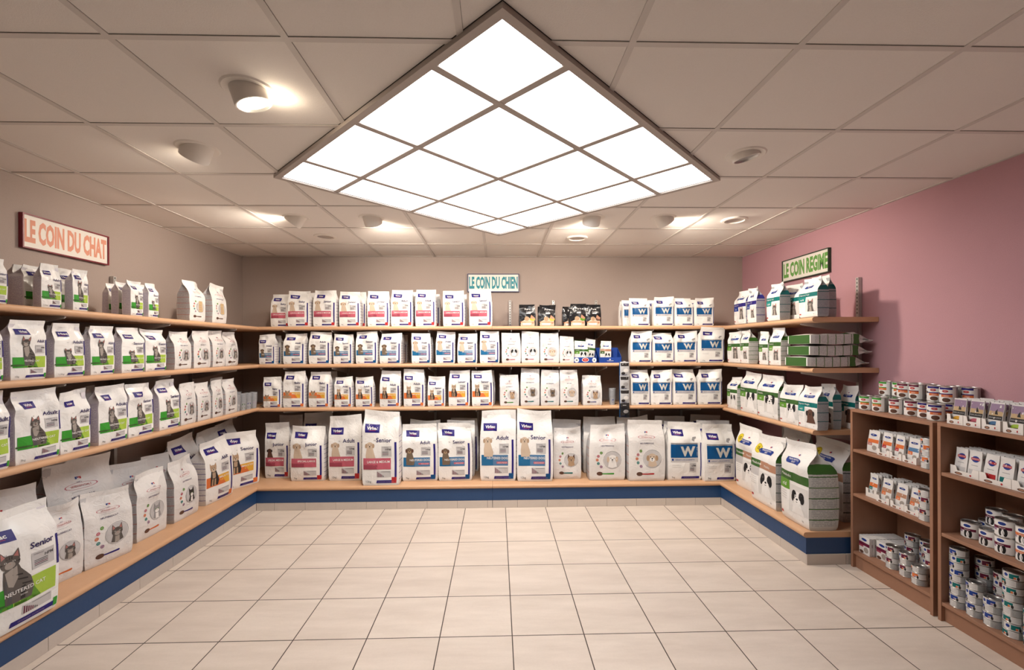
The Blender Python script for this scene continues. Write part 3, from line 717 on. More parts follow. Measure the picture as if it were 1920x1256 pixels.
#  aim: heading of the beam in degrees (0 = +x, 90 = towards the back wall)
downlight(-1.02, 1.853, 25, 17, SPOT_W * 0.25, 'lit eyeball downlight nearest the camera, left of the diamond panel', 0.066)
downlight(-1.59, 2.40, 150, 38, SPOT_W * 0.06, 'white eyeball downlight turned to the left wall, second from the camera', power_scale=0.4)
downlight(-1.628, 3.647, 176, 38, SPOT_W * 0.5, 'leftmost eyeball downlight of the far row, bulb showing on its left')
downlight(-1.019, 3.638, 78, 36, SPOT_W * 0.85, 'second eyeball downlight from left in far row, turned to back wall')
downlight(0.781, 3.614, 95, 34, SPOT_W * 0.85, 'third eyeball downlight from left in far row, right of the panel tip')
downlight(1.365, 3.606, 25, 38, SPOT_W * 0.8, 'rightmost eyeball downlight of the far row, bulb showing low')
downlight(1.382, 2.423, 10, 14, 0, 'unlit flat downlight with grey lens right of the diamond panel', 0.028, False)
def ring_light(x, y, label):
    r = empty('recessed_fitting', (x, y, ZC)); tag(r, label, 'ceiling fitting', 'small recessed rings in the ceiling')
    m = MB(); m.lathe([(0.070, -0.004), (0.078, -0.012), (0.098, -0.010), (0.105, 0.0)], 32, 'lamp_white'); link('trim_ring', m.mesh('ring', 40), r)
    m = MB(); m.lathe([(0.071, -0.005), (0.050, -0.001)], 28, 'frame_metal'); m.disc(0.050, -0.001, 28, 'slot_dark' if False else 'frame_metal', up=False); link('inner_cup', m.mesh('cup', 40), r)
ring_light(1.989, 3.658, 'pale ring fitting right of the lit far-row downlights')
ring_light(-1.626, 4.246, 'pale ring fitting nearest the back wall on the left')
ring_light(0.778, 4.28, 'pale ring fitting nearest the back wall, right of the panel tip')

# ------------------------------------------------------------------ benches and shelves
def wpt(wall, s, l, z):
    return (l, YB - s, z) if wall == 'B' else (XL + s, l, z) if wall == 'L' else (XR - s, l, z)
def extrude(wall, prof, a0, a1, k0, k1, m, mb):
    """profile (s, z) swept along the wall from a0 + k0*s to a1 + k1*s (mitred ends)"""
    n = len(prof); vs = [wpt(wall, s, a0 + k0 * s, z) for s, z in prof] + [wpt(wall, s, a1 + k1 * s, z) for s, z in prof]
    fs = [(i, (i + 1) % n, n + (i + 1) % n, n + i) for i in range(n)] + [tuple(reversed(range(n))), tuple(range(n, 2 * n))]
    mb.add(vs, fs, m)
def board_prof(dep, zt, th, nose=True, s0=0.004):
    if not nose: return [(s0, zt - th), (dep, zt - th), (dep, zt), (s0, zt)]
    r = th / 2; c = dep - r; return [(s0, zt - th)] + [(c + r * math.sin(a), zt - r - r * math.cos(a)) for a in [PI * i / 8 for i in range(9)]] + [(s0, zt)]
def fixn(me):
    bm = bmesh.new(); bm.from_mesh(me); bmesh.ops.recalc_face_normals(bm, faces=bm.faces); bm.to_mesh(me); bm.free(); return me
SL, SB, SR = 0.47, 0.55, 0.52
SEAM = -0.053
def bracket(wall, l, dep, z, parent):
    m = MB(); D = dep - 0.055
    pr = [(0.0, z - 0.085), (0.03, z - 0.085), (D - 0.03, z - 0.019), (D - 0.008, z - 0.015), (D, z - 0.008), (D - 0.006, z - 0.0005), (0.0, z - 0.0005)]
    extrude(wall, [(s + 0.028, q) for s, q in pr], l - 0.004, l + 0.004, 0, 0, 'bracket_grey', m)
    link('bracket', fixn(m.mesh('bracket')), parent)
BRK = {'L': [1.77, 2.62, 3.44, 4.30], 'B1': [-2.22, -1.72, -1.22, -0.72, -0.225], 'B2': [0.15, 0.655, 1.158, 1.655, 2.16], 'R': [4.40, 3.47]}
NM = {1: 'top', 2: 'second', 3: 'third'}
for lv, zl, zbk, zr in ((1, 1.827, 1.827, 1.823), (2, 1.437, 1.437, 1.434), (3, 0.992, 0.985, 0.962)):
    th = 0.037
    for wall, key, a0, a1, k0, k1, dep, z, wn in (('L', 'L', 1.3, YB - SB + 0.016, 0, 0, SL, zl, 'left wall'), ('B', 'B1', XL + 0.002, SEAM, 0, 0, SB, zbk, 'back wall, left half'),
                                       ('B', 'B2', SEAM + 0.002, XR - 0.002, 0, 0, SB, zbk, 'back wall, right half'), ('R', 'R', 3.30, YB - SB + 0.016, 0, 0, SR, zr, 'right wall')):
        m = MB(); extrude(wall, board_prof(dep, z, th), a0, a1, k0, k1, 'beech', m)
        r = empty('shelf_board', wpt(wall, 0, (a0 + a1) / 2, z - th)); tag(r, '%s beech shelf board with rounded edge along the %s' % (NM[lv], wn), 'shelf', 'beech shelf boards')
        me = fixn(m.mesh('board', 40)); ob = link('board', me, r); ob.matrix_parent_inverse = Matrix.Translation(-Vector(r.location))
        for l in BRK[key]:
            bracket(wall, l, dep, z - th, r); r.children[-1].matrix_parent_inverse = Matrix.Translation(-Vector(r.location))
def upright(wall, l, nm, s=0.003):
    m = MB(); extrude(wall, [(s, 0.24), (s + 0.028, 0.24), (s + 0.028, 2.15), (s, 2.15)], l - 0.013, l + 0.013, 0, 0, 'upright_metal', m)
    z = 1.86
    while z < 2.14: extrude(wall, [(s + 0.0278, z), (s + 0.0284, z), (s + 0.0284, z + 0.014), (s + 0.0278, z + 0.014)], l - 0.004, l + 0.004, 0, 0, 'slot_dark', m); z += 0.03
    o = link('shelf_upright', fixn(m.mesh('upright'))); tag(o, 'slotted grey metal shelf upright on the %s' % nm, 'shelf upright', 'slotted shelf uprights')
o_ = ['first', 'second', 'third', 'fourth', 'fifth']
for i, l in enumerate(BRK['L'][1:]): upright('L', l, 'left wall, %s from the left' % o_[i])
for i, l in enumerate(BRK['B1'][1:]): upright('B', l, 'back wall left half, %s from left' % o_[i])
for i, l in enumerate(BRK['B2']): upright('B', l, 'back wall right half, %s from left' % o_[i])
for i, l in enumerate(BRK['R']): upright('R', l, 'mauve wall, %s' % ('beside the back corner' if i == 0 else 'rising above the top shelf end'))

TH = 0.04; BT = 0.237
BL, BB, BR = 0.57, 0.77, 0.67
def bench(wall, a0, a1, k0, k1, dep, seams, label, end=None, aend=None):
    r = empty('display_bench', wpt(wall, 0.1, (a0 + a1) / 2, 0)); tag(r, label, 'bench', 'low display benches')
    inv = Matrix.Translation(-Vector(r.location))
    def put(nm, m, sm=None): o = link(nm, fixn(m.mesh(nm, sm)), r); o.matrix_parent_inverse = inv; return o
    m = MB(); extrude(wall, board_prof(dep, BT, TH), a0, a1, k0, k1, 'beech', m); put('bench_top', m, 40)
    f = dep - 0.018
    if wall != 'B': A1_ = a1 + 0.0015
    else: A1_ = a1
    m = MB(); extrude(wall, [(0.01, 0.078), (f, 0.078), (f, BT - TH - 0.001), (0.01, BT - TH - 0.001)], a0, a1, k0, k1, 'fascia_blue', m)
    put('blue_fascia', m)
    m = MB(); extrude(wall, [(0.01, 0.0), (f - 0.010, 0.0), (f - 0.010, 0.0775), (0.01, 0.0775)], a0 + (0.004 if end else 0), a1, k0, k1, 'shadow_gap', m)
    lo, hi = a0 + k0 * f, a1 + k1 * f
    if wall == 'B': lo = max(lo, XL + BL - 0.019); hi = min(hi, XR - BR + 0.019)
    ss = [lo] + [s for s in seams if lo + 0.01 < s < hi - 0.01] + [hi]
    for a, b in zip(ss, ss[1:]): extrude(wall, [(f - 0.010, 0.001), (f - 0.001, 0.001), (f - 0.001, 0.0765), (f - 0.010, 0.0765)], a + 0.0012, b - 0.0012, 0, 0, 'skirting_tile', m)
    if end: 
        x1 = XR - f + 0.0
        for q0, q1 in ((x1, 2.55), (2.5524, XR - 0.002)): m.box(q0 + 0.001, end - 0.008 , 0.001, q1 - 0.001, end + 0.003, 0.0765, 'skirting_tile')
    put('skirting_tiles', m)
bench('L', 1.3, YB - BB + 0.016, 0, 0, BL, [2.406 + 0.3 * i for i in range(-3, 8)], 'low tiled bench with blue fascia along the left wall')
bench('B', XL + 0.002, SEAM, 0, 0, BB, [-2.203 + 0.3 * i for i in range(9)], 'low tiled bench with blue fascia, left half of the back wall')
bench('B', SEAM + 0.002, XR - 0.002, 0, 0, BB, [-2.203 + 0.3 * i for i in range(7, 16)], 'low tiled bench with blue fascia, right half of the back wall')
bench('R', 3.19, YB - BB + 0.016, 0, 0, BR, [3.485 + 0.29 * i for i in range(6)], 'low tiled bench with blue fascia along the right wall', end=3.19)

# ------------------------------------------------------------------ signs
def sign(wall, l0, l1, z0, z1, text, frame, ink, label, flip=False):
    m0 = MATS.get('sign_' + frame[0]) or mat('sign_' + frame[0], frame[1], 0.35)
    mi = mat('letters_' + frame[0], ink, 0.6); mp = mat('sign_paper', (0.80, 0.76, 0.70), 0.5)
    w, h = l1 - l0, z1 - z0; c = wpt(wall, 0.0, (l0 + l1) / 2, z0)
    r = empty('hanging_sign', c, {'B': 0, 'L': R(90), 'R': R(-90)}[wall]); tag(r, label, 'sign', 'framed corner signs')
    m = MB(); t = 0.008; D = -0.028
    m.box(-w / 2, D, 0, w / 2, -0.001, t, m0.name); m.box(-w / 2, D, h - t, w / 2, -0.001, h, m0.name); m.box(-w / 2, D, t, -w / 2 + t, -0.001, h - t, m0.name); m.box(w / 2 - t, D, t, w / 2, -0.001, h - t, m0.name)
    link('frame', m.mesh('sign_frame'), r)
    m = MB(); m.box(-w / 2 + t, -0.020, t, w / 2 - t, -0.002, h - t, 'sign_paper'); link('panel', m.mesh('sign_panel'), r)
    gv, gf, gw = glyphs(text, 0.045); ch = h * 0.60; kx = (w - 2 * t - 0.018) / gw; kz = ch / CAP
    m = MB(); m.add([(-w / 2 + t + 0.009 + a * kx, -0.0206, h * 0.22 + b * kz) for a, b in gv], gf, mi.name); link('lettering', m.mesh('sign_letters'), r)
sign('L', 2.79, 3.395, 2.225, 2.44, 'LE COIN DU CHAT', ('red', (0.20, 0.012, 0.025)), (0.70, 0.30, 0.20), 'red-framed sign reading LE COIN DU CHAT on the left wall')
sign('B', -0.342, 0.258, 2.25, 2.462, 'LE COIN DU CHIEN', ('blue', (0.025, 0.035, 0.12)), (0.02, 0.24, 0.30), 'blue-framed sign reading LE COIN DU CHIEN on the back wall')
sign('R', 3.78, 4.41, 2.248, 2.462, 'LE COIN REGIME', ('green', (0.02, 0.045, 0.025)), (0.13, 0.34, 0.07), 'dark green framed sign reading LE COIN REGIME on the mauve wall')

# ------------------------------------------------------------------ bags on the shelves
BAGS = [
('C|Senior|1,5kg', 'L', 1, 0, -2.516, 2.256, 1.827, 90, 0.123, 0.228, 0.052, 'white cat-food bag with green band marked Senior, first from left, left wall top shelf', 0, 'pet food bags on the top shelf of the left wall'),
('C|Adult|1,5kg', 'L', 1, 0, -2.512, 2.542, 1.827, 90, 0.107, 0.245, 0.045, 'white cat-food bag with green band marked Adult, second from left, left wall top shelf', 0, 'pet food bags on the top shelf of the left wall'),
('C|Adult|1,5kg', 'L', 1, 1, -2.632, 2.581, 1.827, 90, 0.17, 0.24, 0.085, 'white bag with green band marked Adult, rear second from left, left wall top shelf', 0, 'pet food bags on the top shelf of the left wall'),
('C|Adult|1,5kg', 'L', 1, 1, -2.736, 2.633, 1.827, 90, 0.17, 0.249, 0.085, 'white bag with green band marked Adult, rear first from left, left wall top shelf', 0, 'pet food bags on the top shelf of the left wall'),
('C|Adult|1,5kg', 'L', 1, 0, -2.514, 2.716, 1.827, 90, 0.095, 0.246, 0.047, 'white cat-food bag with green band marked Adult, third from left, left wall top shelf', 0, 'pet food bags on the top shelf of the left wall'),
('C|Adult|1,5kg', 'L', 1, 1, -2.637, 2.774, 1.827, 90, 0.16, 0.256, 0.08, 'white bag with green band marked Adult, rear third from left, left wall top shelf', 0, 'pet food bags on the top shelf of the left wall'),
('C|Senior|1,5kg', 'L', 1, 0, -2.519, 3.13, 1.827, 90, 0.105, 0.242, 0.058, 'white cat-food bag with green band marked Senior, fourth from left, left wall top shelf', 0, 'pet food bags on the top shelf of the left wall'),
('C|Senior|1,5kg', 'L', 1, 0, -2.516, 3.277, 1.827, 90, 0.095, 0.245, 0.052, 'white cat-food bag with green band marked Senior, fifth from left, left wall top shelf', 0, 'pet food bags on the top shelf of the left wall'),
('C|Senior|1,5kg', 'L', 1, 1, -2.625, 3.161, 1.827, 90, 0.098, 0.238, 0.049, 'white bag with green band marked Senior, rear fifth from left, left wall top shelf', 0, 'pet food bags on the top shelf of the left wall'),
('C|Senior|1,5kg', 'L', 1, 1, -2.732, 3.209, 1.827, 90, 0.088, 0.234, 0.044, 'white bag with green band marked Senior, rear fourth from left, left wall top shelf', 0, 'pet food bags on the top shelf of the left wall'),
('C|Senior|1,5kg', 'L', 1, 1, -2.633, 3.354, 1.827, 90, 0.094, 0.251, 0.047, 'white bag with green band marked Senior, rear sixth from left, left wall top shelf', 0, 'pet food bags on the top shelf of the left wall'),
('V|biscuit|brown', 'L', 1, 0, -2.541, 3.751, 1.827, 90, 0.184, 0.328, 0.101, 'plain white bag with round biscuit portrait, sixth from left, left wall top shelf', 0, 'pet food bags on the top shelf of the left wall'),
('V|biscuit|brown', 'L', 1, 0, -2.544, 4.041, 1.827, 90, 0.198, 0.343, 0.109, 'plain white bag with round biscuit portrait, seventh from left, left wall top shelf', 0, 'pet food bags on the top shelf of the left wall'),
('C|Adult|1,5kg', 'L', 2, 0, -2.521, 2.222, 1.437, 90, 0.15, 0.302, 0.063, 'white cat-food bag with green band marked Adult, first from left, left wall second shelf', 0, 'pet food bags on the second shelf of the left wall'),
('C|Adult|1,5kg', 'L', 2, 0, -2.528, 2.421, 1.437, 90, 0.179, 0.315, 0.075, 'white cat-food bag with green band marked Adult, second from left, left wall second shelf', 0, 'pet food bags on the second shelf of the left wall'),
('C|Adult|1,5kg', 'L', 2, 0, -2.529, 2.647, 1.437, 90, 0.184, 0.311, 0.077, 'white cat-food bag with green band marked Adult, third from left, left wall second shelf', 0, 'pet food bags on the second shelf of the left wall'),
('C|Adult|1,5kg', 'L', 2, 0, -2.526, 2.862, 1.437, 90, 0.17, 0.306, 0.071, 'white cat-food bag with green band marked Adult, fourth from left, left wall second shelf', 0, 'pet food bags on the second shelf of the left wall'),
('C|Senior|1,5kg', 'L', 2, 0, -2.53, 3.095, 1.437, 90, 0.191, 0.307, 0.08, 'white cat-food bag with green band marked Senior, fifth from left, left wall second shelf', 0, 'pet food bags on the second shelf of the left wall'),
('C|Senior|1,5kg', 'L', 2, 0, -2.535, 3.301, 1.437, 90, 0.182, 0.305, 0.091, 'white cat-food bag with green band marked Senior, sixth from left, left wall second shelf', 0, 'pet food bags on the second shelf of the left wall'),
('V|tabby|brown', 'L', 2, 0, -2.535, 3.58, 1.437, 90, 0.179, 0.3, 0.089, 'plain white bag with round cat portrait, seventh from left, left wall second shelf', 0, 'pet food bags on the second shelf of the left wall'),
('V|tabby|brown', 'L', 2, 0, -2.531, 3.809, 1.437, 90, 0.203, 0.313, 0.081, 'plain white bag with round cat portrait, eighth from left, left wall second shelf', 0, 'pet food bags on the second shelf of the left wall'),
('V|tabby|brown', 'L', 2, 0, -2.536, 4.034, 1.437, 90, 0.174, 0.327, 0.09, 'plain white bag with round cat portrait, ninth from left, left wall second shelf', 0, 'pet food bags on the second shelf of the left wall'),
('V|tabby|brown', 'L', 2, 0, -2.56, 4.225, 1.437, 90, 0.191, 0.319, 0.137, 'plain white bag with round cat portrait, tenth from left, left wall second shelf', 0, 'pet food bags on the second shelf of the left wall'),
('C|Adult|1,5kg', 'L', 2, 1, -2.689, 2.778, 1.437, 90, 0.166, 0.305, 0.058, 'white bag with green band marked Adult, rear first from left, left wall second shelf', 0, 'pet food bags on the second shelf of the left wall'),
('C|Adult|1,5kg', 'L', 2, 1, -2.687, 3.011, 1.437, 90, 0.156, 0.307, 0.055, 'white bag with green band marked Adult, rear second from left, left wall second shelf', 0, 'pet food bags on the second shelf of the left wall'),
('C|Adult|1,5kg', 'L', 2, 1, -2.693, 3.276, 1.437, 90, 0.186, 0.307, 0.065, 'white bag with green band marked Adult, rear third from left, left wall second shelf', 0, 'pet food bags on the second shelf of the left wall'),
('C|Adult|3kg', 'L', 3, 0, -2.532, 2.228, 0.992, 90, 0.199, 0.389, 0.084, 'white cat-food bag with green band marked Adult, first from left, left wall third shelf', 0, 'pet food bags on the third shelf of the left wall'),
('C|Adult|3kg', 'L', 3, 0, -2.537, 2.47, 0.992, 90, 0.223, 0.387, 0.094, 'white cat-food bag with green band marked Adult, second from left, left wall third shelf', 0, 'pet food bags on the third shelf of the left wall'),
('C|Adult|3kg', 'L', 3, 0, -2.528, 2.683, 0.992, 90, 0.179, 0.362, 0.075, 'white cat-food bag with green band marked Adult, third from left, left wall third shelf', 0, 'pet food bags on the third shelf of the left wall'),
('C|Adult|3kg', 'L', 3, 0, -2.533, 2.938, 0.992, 90, 0.207, 0.372, 0.087, 'white cat-food bag with green band marked Adult, fourth from left, left wall third shelf', 0, 'pet food bags on the third shelf of the left wall'),
('C|Senior|3kg', 'L', 3, 0, -2.533, 3.164, 0.992, 90, 0.213, 0.365, 0.085, 'white cat-food bag with green band marked Senior, fifth from left, left wall third shelf', 0, 'pet food bags on the third shelf of the left wall'),
('C|Senior|3kg', 'L', 3, 0, -2.533, 3.433, 0.992, 90, 0.203, 0.371, 0.085, 'white cat-food bag with green band marked Senior, sixth from left, left wall third shelf', 0, 'pet food bags on the third shelf of the left wall'),
('V|tabby|brown', 'L', 3, 0, -2.525, 3.639, 0.992, 90, 0.173, 0.332, 0.069, 'plain white bag with round cat portrait, seventh from left, left wall third shelf', 0, 'pet food bags on the third shelf of the left wall'),
('V|tabby|brown', 'L', 3, 0, -2.524, 3.83, 0.992, 90, 0.171, 0.322, 0.068, 'plain white bag with round cat portrait, eighth from left, left wall third shelf', 0, 'pet food bags on the third shelf of the left wall'),
('V|tabby|brown', 'L', 3, 0, -2.528, 4.013, 0.992, 90, 0.151, 0.327, 0.076, 'plain white bag with round cat portrait, ninth from left, left wall third shelf', 0, 'pet food bags on the third shelf of the left wall'),
('V|tabby|brown', 'L', 3, 0, -2.533, 4.214, 0.992, 90, 0.191, 0.327, 0.086, 'plain white bag with round cat portrait, tenth from left, left wall third shelf', 0, 'pet food bags on the third shelf of the left wall'),
('C|Adult|3kg', 'L', 3, 1, -2.704, 2.959, 0.992, 90, 0.157, 0.359, 0.047, 'white bag with green band marked Adult, rear first from left, left wall third shelf', 0, 'pet food bags on the third shelf of the left wall'),
('C|Senior|3kg', 'L', 3, 1, -2.723, 3.38, 0.992, 90, 0.156, 0.334, 0.047, 'white bag with green band marked Senior, rear second from left, left wall third shelf', 0, 'pet food bags on the third shelf of the left wall'),
('V|tabby|brown', 'L', 3, 1, -2.67, 4.246, 0.992, 90, 0.176, 0.334, 0.079, 'plain white bag with round cat portrait, rear third from left, left wall third shelf', 0, 'pet food bags on the third shelf of the left wall'),
('C|Senior|7kg', 'L', 0, 0, -2.41, 2.23, 0.237, 87, 0.37, 0.58, 0.13, 'large white cat-food bag with green band marked Senior, first from left, left wall bottom bench', 0, 'pet food bags on the bottom bench of the left wall'),
('C|Senior|7kg', 'L', 0, 1, -2.593, 2.174, 0.237, 90, 0.37, 0.6, 0.13, 'large white bag, rear first from left, left wall bottom bench', 0, 'pet food bags on the bottom bench of the left wall'),
('V|tabby|navy', 'L', 0, 1, -2.761, 2.489, 0.237, 78, 0.36, 0.6, 0.13, 'large white bag with folded-over top, rear second from left, left wall bottom bench', 0, 'pet food bags on the bottom bench of the left wall'),
('V|tabby|orange', 'L', 0, 0, -2.59, 2.668, 0.237, 80, 0.215, 0.46, 0.089, 'white bag with round cat portrait and orange strip, second from left, left wall bottom bench', 0, 'pet food bags on the bottom bench of the left wall'),
('V|tabby|navy', 'L', 0, 0, -2.545, 2.922, 0.237, 76, 0.278, 0.46, 0.109, 'white bag with tabby cat portrait and navy strip, third from left, left wall bottom bench', 0, 'pet food bags on the bottom bench of the left wall'),
('V|tabby|big', 'L', 0, 1, -2.757, 2.951, 0.237, 82, 0.4, 0.66, 0.14, 'large greyish bag with red lettering, rear third from left, left wall bottom bench', 0, 'pet food bags on the bottom bench of the left wall'),
('V|tabby|navy', 'L', 0, 1, -2.717, 3.309, 0.237, 85, 0.3, 0.54, 0.11, 'plain white bag, rear fourth from left, left wall bottom bench', 0, 'pet food bags on the bottom bench of the left wall'),
('V|greycat|orange', 'L', 0, 0, -2.575, 3.3, 0.237, 90, 0.27, 0.47, 0.11, 'white bag with round grey and white cat portrait, fourth from left, left wall bottom bench', 0, 'pet food bags on the bottom bench of the left wall'),
('V|bwcat|navy', 'L', 0, 0, -2.575, 3.65, 0.237, 90, 0.27, 0.48, 0.12, 'white bag with round black and white cat portrait, fifth from left, left wall bottom bench', 0, 'pet food bags on the bottom bench of the left wall'),
('V|tabby|navy', 'L', 0, 1, -2.74, 3.611, 0.237, 90, 0.28, 0.52, 0.11, 'plain white bag, rear fifth from left, left wall bottom bench', 0, 'pet food bags on the bottom bench of the left wall'),
('O|Adult|7kg|york', 'L', 0, 0, -2.58, 4.07, 0.237, 84, 0.33, 0.55, 0.15, 'white bag with orange band marked Adult, sixth from left, left wall bottom bench', 0, 'pet food bags on the bottom bench of the left wall'),
('O|Senior|7kg|york', 'L', 0, 0, -2.57, 4.47, 0.237, 62, 0.33, 0.545, 0.14, 'white bag with orange band marked Senior, seventh from left, left wall bottom bench', 0, 'pet food bags on the bottom bench of the left wall'),
('O|Adult|7kg|york', 'L', 0, 1, -2.766, 3.923, 0.237, 90, 0.33, 0.6, 0.14, 'white bag with blue logo flag, rear sixth from left, left wall bottom bench', 0, 'pet food bags on the bottom bench of the left wall'),
('O|Adult|7kg|york', 'L', 0, 1, -2.792, 4.26, 0.237, 90, 0.33, 0.6, 0.12, 'white bag with blue logo flag, rear seventh from left, left wall bottom bench', 0, 'pet food bags on the bottom bench of the left wall'),
('O|Adult|7kg|york', 'L', 0, 1, -2.8, 4.597, 0.237, 90, 0.33, 0.62, 0.12, 'white bag with blue logo flag, rear eighth from left, left wall bottom bench', 0, 'pet food bags on the bottom bench of the left wall'),
('P|Baby|LARGE & MEDIUM|3kg|lab', 'B', 1, 0, -2.282, 4.774, 1.827, 0, 0.201, 0.349, 0.087, 'white bag with pink band marked Baby, first from left, back wall top shelf', 0, 'pet food bags on the top shelf of the back wall'),
('P|Baby|LARGE & MEDIUM|3kg|lab', 'B', 1, 0, -2.062, 4.71, 1.827, 0, 0.225, 0.375, 0.097, 'white bag with pink band marked Baby, second from left, back wall top shelf', 0, 'pet food bags on the top shelf of the back wall'),
('P|Baby|LARGE & MEDIUM|3kg|lab', 'B', 1, 1, -2.039, 4.866, 1.827, 0, 0.171, 0.378, 0.072, 'white bag with pink band marked Baby, rear first from left, back wall top shelf', 0, 'pet food bags on the top shelf of the back wall'),
('P|Junior|LARGE & MEDIUM|3kg|lab', 'B', 1, 0, -1.795, 4.71, 1.827, 0, 0.236, 0.38, 0.099, 'white bag with pink band marked Junior, third from left, back wall top shelf', 0, 'pet food bags on the top shelf of the back wall'),
('P|Junior|LARGE & MEDIUM|3kg|lab', 'B', 1, 0, -1.534, 4.7, 1.827, 0, 0.215, 0.368, 0.09, 'white bag with pink band marked Junior, fourth from left, back wall top shelf', 0, 'pet food bags on the top shelf of the back wall'),
('P|Junior|LARGE & MEDIUM|3kg|lab', 'B', 1, 1, -1.521, 4.873, 1.827, 0, 0.206, 0.384, 0.087, 'white bag with pink band marked Junior, rear second from left, back wall top shelf', 0, 'pet food bags on the top shelf of the back wall'),
('P|Junior|LARGE & MEDIUM|3kg|lab', 'B', 1, 0, -1.239, 4.708, 1.827, 0, 0.227, 0.374, 0.095, 'white bag with pink band marked Junior, fifth from left, back wall top shelf', 0, 'pet food bags on the top shelf of the back wall'),
('P|Adult|LARGE & MEDIUM|3kg|lab', 'B', 1, 0, -0.997, 4.707, 1.827, 0, 0.222, 0.388, 0.093, 'white bag with pink band marked Adult, sixth from left, back wall top shelf', 0, 'pet food bags on the top shelf of the back wall'),
('P|Adult|LARGE & MEDIUM|3kg|lab', 'B', 1, 1, -0.982, 4.876, 1.827, 0, 0.218, 0.384, 0.092, 'white bag with pink band marked Adult, rear third from left, back wall top shelf', 0, 'pet food bags on the top shelf of the back wall'),
('P|Adult|LARGE & MEDIUM|3kg|lab', 'B', 1, 0, -0.748, 4.704, 1.827, 0, 0.211, 0.391, 0.089, 'white bag with pink band marked Adult, seventh from left, back wall top shelf', 0, 'pet food bags on the top shelf of the back wall'),
('P|Adult|LARGE & MEDIUM|3kg|lab', 'B', 1, 1, -0.715, 4.87, 1.827, 0, 0.191, 0.36, 0.08, 'white bag with pink band marked Adult, rear fourth from left, back wall top shelf', 0, 'pet food bags on the top shelf of the back wall'),
('P|Senior|LARGE & MEDIUM|3kg|lab', 'B', 1, 0, -0.453, 4.707, 1.827, 0, 0.223, 0.377, 0.094, 'white bag with pink band marked Senior, eighth from left, back wall top shelf', 0, 'pet food bags on the top shelf of the back wall'),
('P|Senior|LARGE & MEDIUM|3kg|lab', 'B', 1, 1, -0.422, 4.869, 1.827, 0, 0.185, 0.36, 0.078, 'white bag with pink band marked Senior, rear fifth from left, back wall top shelf', 0, 'pet food bags on the top shelf of the back wall'),
('P|Senior|LARGE & MEDIUM|3kg|lab', 'B', 1, 0, -0.172, 4.709, 1.827, 0, 0.235, 0.391, 0.099, 'white bag with pink band marked Senior, ninth from left, back wall top shelf', 0, 'pet food bags on the top shelf of the back wall'),
('T|yellow', 'B', 1, 0, 0.321, 4.704, 1.827, 0, 0.169, 0.229, 0.068, 'black treat pouch with yellow badge, tenth from left, back wall top shelf', 0, 'treat pouches on the top shelf of the back wall'),
('T|yellow', 'B', 1, 0, 0.526, 4.705, 1.827, 0, 0.175, 0.226, 0.07, 'black treat pouch with yellow badge, eleventh from left, back wall top shelf', 0, 'treat pouches on the top shelf of the back wall'),
('T|green', 'B', 1, 1, 0.795, 4.805, 1.827, 0, 0.173, 0.218, 0.069, 'black treat pouch with green badge, rear eighth from left, back wall top shelf', 0, 'treat pouches on the top shelf of the back wall'),
('T|green', 'B', 1, 0, 0.853, 4.705, 1.827, 0, 0.17, 0.237, 0.07, 'black treat pouch with green badge, twelfth from left, back wall top shelf', 0, 'treat pouches on the top shelf of the back wall'),
('T|orange', 'B', 1, 0, 1.025, 4.713, 1.827, 0, 0.159, 0.229, 0.066, 'black treat pouch with orange badge, thirteenth from left, back wall top shelf', 0, 'treat pouches on the top shelf of the back wall'),
('T|yellow', 'B', 1, 1, 0.314, 4.801, 1.827, 0, 0.155, 0.229, 0.062, 'black treat pouch with yellow badge, rear sixth from left, back wall top shelf', 0, 'treat pouches on the top shelf of the back wall'),
('T|yellow', 'B', 1, 1, 0.522, 4.811, 1.827, 0, 0.156, 0.219, 0.062, 'black treat pouch with yellow badge, rear seventh from left, back wall top shelf', 0, 'treat pouches on the top shelf of the back wall'),
('W|1,5kg', 'B', 1, 0, 1.518, 4.702, 1.827, 0, 0.199, 0.298, 0.084, 'white bag with blue panel lettered W, fourteenth from left, back wall top shelf', 0, 'pet food bags on the top shelf of the back wall'),
('W|1,5kg', 'B', 1, 0, 1.77, 4.705, 1.827, 0, 0.212, 0.31, 0.089, 'white bag with blue panel lettered W, fifteenth from left, back wall top shelf', 0, 'pet food bags on the top shelf of the back wall'),
('W|1,5kg', 'B', 1, 0, 1.99, 4.701, 1.827, 0, 0.195, 0.298, 0.082, 'white bag with blue panel lettered W, sixteenth from left, back wall top shelf', 0, 'pet food bags on the top shelf of the back wall'),
('W|1,5kg', 'B', 1, 0, 2.205, 4.702, 1.827, 0, 0.201, 0.298, 0.084, 'white bag with blue panel lettered W, seventeenth from left, back wall top shelf', 0, 'pet food bags on the top shelf of the back wall'),
('W|1,5kg', 'B', 1, 1, 1.455, 4.834, 1.827, 0, 0.164, 0.29, 0.069, 'white bag with blue panel lettered W, rear tenth from left, back wall top shelf', 0, 'pet food bags on the top shelf of the back wall'),
('W|1,5kg', 'B', 1, 1, 1.444, 4.953, 1.827, 0, 0.151, 0.291, 0.045, 'white bag with blue panel lettered W, rear ninth from left, back wall top shelf', 0, 'pet food bags on the top shelf of the back wall'),
('W|1,5kg', 'B', 1, 1, 1.752, 4.845, 1.827, 0, 0.165, 0.291, 0.069, 'white bag with blue panel lettered W, rear eleventh from left, back wall top shelf', 0, 'pet food bags on the top shelf of the back wall'),
('W|1,5kg', 'B', 1, 1, 2.013, 4.845, 1.827, 0, 0.165, 0.291, 0.069, 'white bag with blue panel lettered W, rear twelfth from left, back wall top shelf', 0, 'pet food bags on the top shelf of the back wall'),
